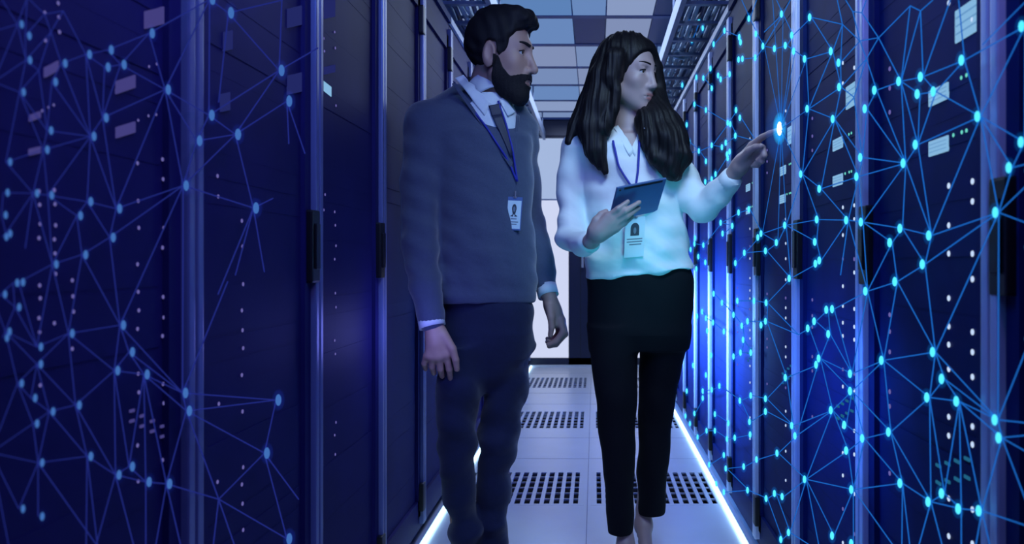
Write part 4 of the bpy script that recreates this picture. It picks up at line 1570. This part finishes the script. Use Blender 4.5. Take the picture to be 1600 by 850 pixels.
B = Solid((-0.16, 2.20, 0.0), (0.62, 3.05, 1.78), 0.0036)
hw.put(B, k=0.0)
B.chain([W(982, 236, Yw + .02), W(982, 200, Yw + .01), W(984, 160, Yw + .01)], [.052, .047, .046], 0.025)
B.loft(px_loft([(212, 935, 1028, .055, Yw), (235, 912, 1046, .075, Yw), (262, 926, 1040, .086, Yw), (330, 932, 1042, .08, Yw), (400, 934, 1066, .085, Yw), (460, 930, 1070, .085, Yw), (520, 935, 1065, .08, Yw)]), 0.03)
wr = [W(899, 238, Yw), W(893, 300, Yw), W(893, 370, Yw - .05), W(926, 377, 2.55)]
B.chain(wr, [.034, .025, .022, .023], 0.03)
FT = wall_point(1213.5, 203.5, XN)              # fingertip at the web
ty = FT[1]
wl = [W(1050, 255, Yw + .01), W(1100, 330, 2.68), W(1150, 268, ty + .17)]
B.chain(wl, [.040, .032, .023], 0.03)
# hand under the tablet
h1 = 2.50
pl_ = [(W(922, 377, 2.53), W(934, 362, h1), .024, .022), (W(930, 362, h1), W(950, 339, h1 - .01), .024, .016), (W(937, 368, h1), W(962, 356, h1 + .0), .022, .015),
       (W(938, 360, h1 - .004), W(957, 346, h1 - .008), .022, .017)]
fg = [([W(950, 338, h1 - .012), W(966, 326, h1 - .025), W(981, 315, h1 - .018)], [.0100, .0088, .0072]),
      ([W(956, 344, h1 - .010), W(977, 330, h1 - .024), W(999, 316, h1 - .008)], [.0104, .0092, .0072]),
      ([W(960, 351, h1 - .006), W(980, 338, h1 - .016), W(998, 325, h1 + .004)], [.0100, .0088, .0070]),
      ([W(962, 358, h1 + .002), W(976, 349, h1 - .004), W(988, 339, h1 + .010)], [.0092, .0080, .0064]),
      ([W(926, 358, h1 - .004), W(931, 344, h1 - .006), W(939, 335, h1 - .002), W(947, 330, h1 + .004)], [.0150, .0115, .0098, .0080])]
hand(B, pl_, fg)
# pointing hand
k0 = ty + .14
wrist = W(1146, 272, ty + .17)
pl_ = [(wrist, W(1160, 252, ty + .14), .022, .022), (W(1154, 258, ty + .15), W(1176, 229, ty + .10), .022, .0155), (W(1158, 262, ty + .15), W(1180, 242, ty + .115), .021, .016)]
fg = [([W(1175, 227, ty + .10), W(1191, 214.5, ty + .055), W(1203, 208, ty + .025), FT], [.0118, .0098, .0086, .0066]),
      ([W(1178, 234, ty + .10), W(1191, 231, ty + .06), W(1194, 243, ty + .055), W(1184, 250, ty + .075)], [.0118, .0105, .0095, .0082]),
      ([W(1180, 240, ty + .105), W(1192, 240, ty + .07), W(1190, 252, ty + .068), W(1180, 256, ty + .09)], [.0112, .0100, .0090, .0080]),
      ([W(1178, 246, ty + .115), W(1187, 248, ty + .085), W(1184, 258, ty + .085), W(1176, 259, ty + .10)], [.0100, .0090, .0080, .0072]),
      ([W(1158, 250, ty + .125), W(1170, 236, ty + .085), W(1180, 230, ty + .062), W(1189, 228, ty + .045)], [.0145, .0115, .0098, .0082])]
hand(B, pl_, fg)
fa, fb = W(978, 862, 2.70), W(1006, 850, 2.86)
B.chain([W(960, 520, Yw - .01), W(965, 680, Yw - .02), (fa[0], 2.735, .10), (fa[0], 2.73, .075)], [.056, .036, .025, .025], 0.03)
B.chain([W(1035, 520, Yw + .03), W(1021, 680, Yw + .10), (fb[0], 2.89, .14), (fb[0], 2.88, .09)], [.056, .036, .026, .026], 0.03)
B.cone((fa[0], 2.72, .07), (fa[0] + .004, 2.58, .025), .026, .020, .03)
B.cone((fb[0], 2.88, .09), (fb[0] + .004, 2.75, .035), .026, .020, .03)
V, Q = B.surface()
V = smooth_mesh(V, Q, 1, 0.4)
body_w = (V, Q)
ob = put_mesh('body', V, Q, M['skin_w'], woman, WO)
ob.data.attributes.new('lips', 'FLOAT', 'POINT').data.foreach_set('value', hw.lips_weight(V).astype(np.float32))
hw.eyes(woman, WO)
hw.lashes(woman, M['hair_w'])
hw.brows(woman, M['hair_w'], .0026, .003)

# blouse
S = Solid((-0.20, 2.24, 0.90), (0.64, 3.0, 1.46), 0.0042)
S.loft(px_loft([(428, 916, 1083, .108, Yw), (415, 914, 1083, .112, Yw), (390, 917, 1079, .112, Yw), (355, 916, 1070, .110, Yw), (320, 913, 1062, .108, Yw), (285, 911, 1057, .106, Yw),
                (255, 907, 1056, .100, Yw), (232, 893, 1062, .086, Yw), (218, 906, 1048, .070, Yw), (206, 936, 1025, .058, Yw + .01)]), 0.0, power=2.25)
S.cone(W(975, 207, Yw + .02), W(900, 226, Yw), .040, .042, 0.04)
S.cone(W(985, 207, Yw + .02), W(1052, 248, Yw), .040, .046, 0.04)
S.chain([W(899, 232, Yw), W(892, 295, Yw), W(892, 352, Yw - .02)], [.046, .043, .043], 0.02)
S.chain([W(892, 350, Yw - .02), W(890, 374, Yw - .05), W(908, 380, 2.62), W(919, 379, 2.57)], [.043, .041, .037, .031], 0.02)
S.chain([W(1054, 262, Yw), W(1082, 305, 2.70), W(1099, 326, 2.67)], [.056, .048, .042], 0.03)
S.chain([W(1099, 326, 2.67), W(1122, 304, ty + .23), W(1141, 281, ty + .19)], [.042, .041, .034], 0.012)
S.cone(W(984, 195, Yw - .02), W(984, 196, Yw + .02), .055, .055, 0.01, 'sub')
vn = [W(966, 200, Yw), W(1001, 200, Yw), W(986, 240, Yw)]


def vneck(x, y, z):
    t = np.clip((z - vn[2][2]) / (vn[0][2] - vn[2][2]), -1, 1.5)
    cx = vn[2][0] + ((vn[0][0] + vn[1][0]) / 2 - vn[2][0]) * t
    half = (vn[1][0] - vn[0][0]) / 2 * t
    d = np.abs(x - cx) - half
    return np.maximum(d, y - (Yw - .02)).astype(np.float32)


S.put(vneck, (0.0, 2.5, 1.34), (0.24, 2.8, 1.46), 0.004, 'sub')
V, Q = S.surface()
V = smooth_mesh(V, Q, 2, 0.5)
N = normals(V, Q)
amp = np.interp(V[:, 2], [0.95, 1.0, 1.1, 1.3, 1.42], [1.2, 1.1, .8, .7, .3])
V = V + N * ((folds(V, 31, .0052, 9, 22, 44, (0.8, 0.3, 0.5), .6) + folds(V, 32, .0042, 10, 50, 110, (0.7, 0.3, 0.7), .7)) * amp)[:, None]
# loose wavy hem: low at her right side, a little higher towards her left
hz = EYE + (VPY - 430) * Yw / F
low = np.clip((hz + .05 - V[:, 2]) / .05, 0, 1) ** 2
V[:, 2] -= low * (.018 * np.cos((V[:, 0] - .0) * 9.0) + .003 * np.sin(V[:, 0] * 38 + 1) - .004)
blouse_w = (V, Q)
put_mesh('blouse', V, Q, M['blouse'], woman, WO)
bw = bvh_of(body_w, blouse_w)
patch('collar_leaf', [((958, 200), (967, 196), (990, 237), (984, 246))], bw, .004, .003, M['blouse'], woman)
patch('collar_leaf', [((1000, 196), (1008, 200), (992, 246), (987, 238))], bw, .004, .003, M['blouse'], woman)
for a, b_, r in ((W(1132, 290, ty + .205), W(1146, 275, ty + .175), .0335), (W(914, 380, 2.59), W(924, 379, 2.55), .031)):
    m = MB()
    d = b_ - a
    m.tube([a, a + d * .5, b_, b_ - d * .3], [r, r + .001, r, r - .007], 18)
    m.build('cuff', M['blouse'], woman, True)

# trousers
S = Solid((-0.06, 2.52, 0.04), (0.40, 3.06, 1.02), 0.0042)
S.loft(px_loft([(408, 922, 1076, .096, Yw), (435, 917, 1083, .104, Yw), (480, 917, 1084, .108, Yw + .01), (520, 920, 1079, .102, Yw + .01), (545, 922, 1075, .088, Yw + .02)]), 0.0, power=2.2)
S.loft(px_loft([(510, 920, 1000, .090, Yw), (560, 923, 996, .084, Yw - .01), (610, 929, 995, .074, Yw - .02), (650, 933, 994, .066, Yw - .02), (690, 938, 993, .062, Yw - .02), (760, 945, 991, .056, Yw - .01), (832, 949, 989, .050, Yw)]), 0.02)
S.loft(px_loft([(510, 1000, 1078, .090, Yw + .03), (560, 1000, 1068, .084, Yw + .05), (610, 998, 1058, .074, Yw + .07), (650, 996, 1052, .066, Yw + .09), (690, 996, 1047, .062, Yw + .10), (760, 996, 1042, .056, Yw + .13), (801, 996, 1038, .052, Yw + .15)]), 0.016)
V, Q = S.surface()
V = smooth_mesh(V, Q, 2, 0.5)
N = normals(V, Q)
V = V + N * folds(V, 41, .0022, 9, 26, 55, (0.3, 0.1, 1.0), .5)[:, None]
put_mesh('trousers', V, Q, M['pants'], woman, WO)
for f0, yy, lift in ((fa, 2.75, 0.0), (fb, 2.91, 0.01)):
    S = Solid((f0[0] - .1, 2.4, -.02), (f0[0] + .1, 3.05, .14), 0.0035)
    shoe(S, (f0[0], yy, .03), (f0[0] + .004, yy - .20, .006), .036, .042, .015)
    S.cone((f0[0], yy + .02, .05), (f0[0], yy + .025, .008), .016, .008, .01)
    S.put(lambda x, y, z: (0.002 - z + 0 * x + 0 * y).astype(np.float32), (f0[0] - .1, 2.4, -.02), (f0[0] + .1, 3.05, .14), 0.0, 'and')
    V, Q = S.surface()
    put_mesh('shoe', V, Q, M['shoe'], woman, WO)

# long hair: cap, curtain behind the shoulder, wavy lock over her left shoulder
S = Solid((-0.20, 2.45, 1.14), (0.40, 3.0, 1.80), 0.0036)


def cap(u, v, w):
    d = ell_d(u, v, w, (0, -.018, .040), (.089, .106, .092))
    d = smin(d, ell_d(u, v, w, (.0, -.045, -.03), (.086, .075, .10)), .04)
    lim = np.interp(v, [-.13, -.03, -.005, .02, .035, .05, .068, .084, .12], [-.20, -.20, -.06, -.012, .0, .024, .052, .074, .082])
    d = np.maximum(d, (lim - w) * .8)
    return d


hw.put(S, cap, 0.0, 0.05)
# side curtains framing the face, placed along px paths
S.chain([W(958, 82, 2.70), W(945, 120, 2.68), W(936, 165, 2.67), W(924, 200, 2.66), W(930, 235, 2.645), W(945, 268, 2.635)], [.040, .048, .050, .046, .036, .012], 0.03)
S.chain([W(950, 110, 2.74), W(925, 165, 2.75), W(903, 200, 2.73), W(890, 222, 2.70)], [.055, .048, .034, .014], 0.03)
S.chain([W(962, 90, 2.64), W(956, 120, 2.635), W(962, 142, 2.63), W(957, 170, 2.635), W(944, 200, 2.64)], [.030, .024, .016, .020, .030], 0.02)
S.chain([W(1012, 78, 2.72), W(1024, 105, 2.74), W(1030, 135, 2.75), W(1027, 165, 2.75)], [.026, .024, .022, .036], 0.02)
S.chain([W(1018, 165, 2.74), W(1030, 195, 2.69), W(1042, 222, 2.655), W(1052, 248, 2.64), W(1051, 268, 2.63)], [.050, .062, .064, .056, .030], 0.03)
S.chain([W(1010, 190, 2.68), W(1016, 215, 2.65), W(1030, 245, 2.63), W(1040, 272, 2.63)], [.040, .036, .034, .012], 0.025)
S.chain([W(1050, 200, 2.70), W(1060, 225, 2.68), W(1060, 255, 2.66), W(1058, 274, 2.65)], [.036, .034, .032, .012], 0.025)
V, Q = S.surface()
V = smooth_mesh(V, Q, 3, 0.5)
N = normals(V, Q)
hx, hz_ = V[:, 0] - hw.c[0], V[:, 2]
ang = np.arctan2(V[:, 0] - hw.c[0], -(V[:, 1] - hw.c[1] - .1))
wave = np.sin(30 * ang + 1.2 * np.sin(hz_ * 14)) * .0020 + np.sin(71 * ang + 1.0 * np.sin(hz_ * 18)) * .0013 + np.sin(140 * ang + 1.5 * np.sin(hz_ * 11)) * .0007
curl = np.clip((1.46 - hz_) / .15, 0, 1) * np.clip((hx - .02) / .05, 0, 1)
wave = wave + curl * .006 * np.sin(hz_ * 60 + 50 * hx)
lu, lv, lw = hw.local(V[:, 0], V[:, 1], V[:, 2])
wave = wave * (1 - .85 * np.clip((lv - .03) / .03, 0, 1) * np.clip((lw + .09) / .03, 0, 1))
V = V + N * wave[:, None]
put_mesh('hair', V, Q, M['hair_w'], woman, WO)
# tablet
A, Bc, D = Vector(W(964, 293, 2.475)), Vector(W(1041, 278, 2.565)), Vector(W(949, 346, 2.555))
ux, uy = Bc - A, D - A
uy = uy - ux * (uy.dot(ux) / ux.dot(ux))
n = ux.cross(uy).normalized()
if n.y > 0:
    n = -n
cen_ = A + ux / 2 + uy / 2
tab = empty('tablet', cen_, 'thin blue-grey tablet computer held in the woman\'s right hand', 'tablet')
b = MB()
b.obox(cen_, ux, uy, n * .0075, .0025)
b.build('case', M['tablet'], tab)
b = MB()
b.obox(cen_ - n * .0040, ux * .93, uy * .90, n * .0008)
b.build('screen', M['screen'], tab)
b = MB()
b.obox(A + ux * .53 + uy * .055 + n * .0040, ux * .78, uy * .055, n * .0008)
b.build('edge_band', M['black'], tab)
b = MB()
b.ellipsoid(A + ux * .06 + uy * .07 + n * .004, (.0035, .0035, .0035), 10, 6)
b.build('camera_lens', M['black'], tab)

# her badge
bl = bvh_of(blouse_w)
p2 = on_surface(bl, 990, 370, .008)
badge2 = empty('id_badge', p2, 'white identity badge below the tablet on the woman\'s blouse', 'badge', 'identity badges on lanyards')
strap('lanyard', [(958, 222), (966, 258), (976, 275), (988, 292)], bl, .010, .0034, M['lanyard'], badge2)
strap('lanyard', [(998, 222), (998, 240), (996, 268), (993, 292)], bl, .010, .0034, M['lanyard'], badge2)
strap('lanyard', [(990, 290), (991, 315), (992, 338)], bl, .008, .003, M['lanyard'], badge2)
card(badge2, (979, 347), (1006, 345), (1004, 400), (977, 400), p2.y - .006, female=True)
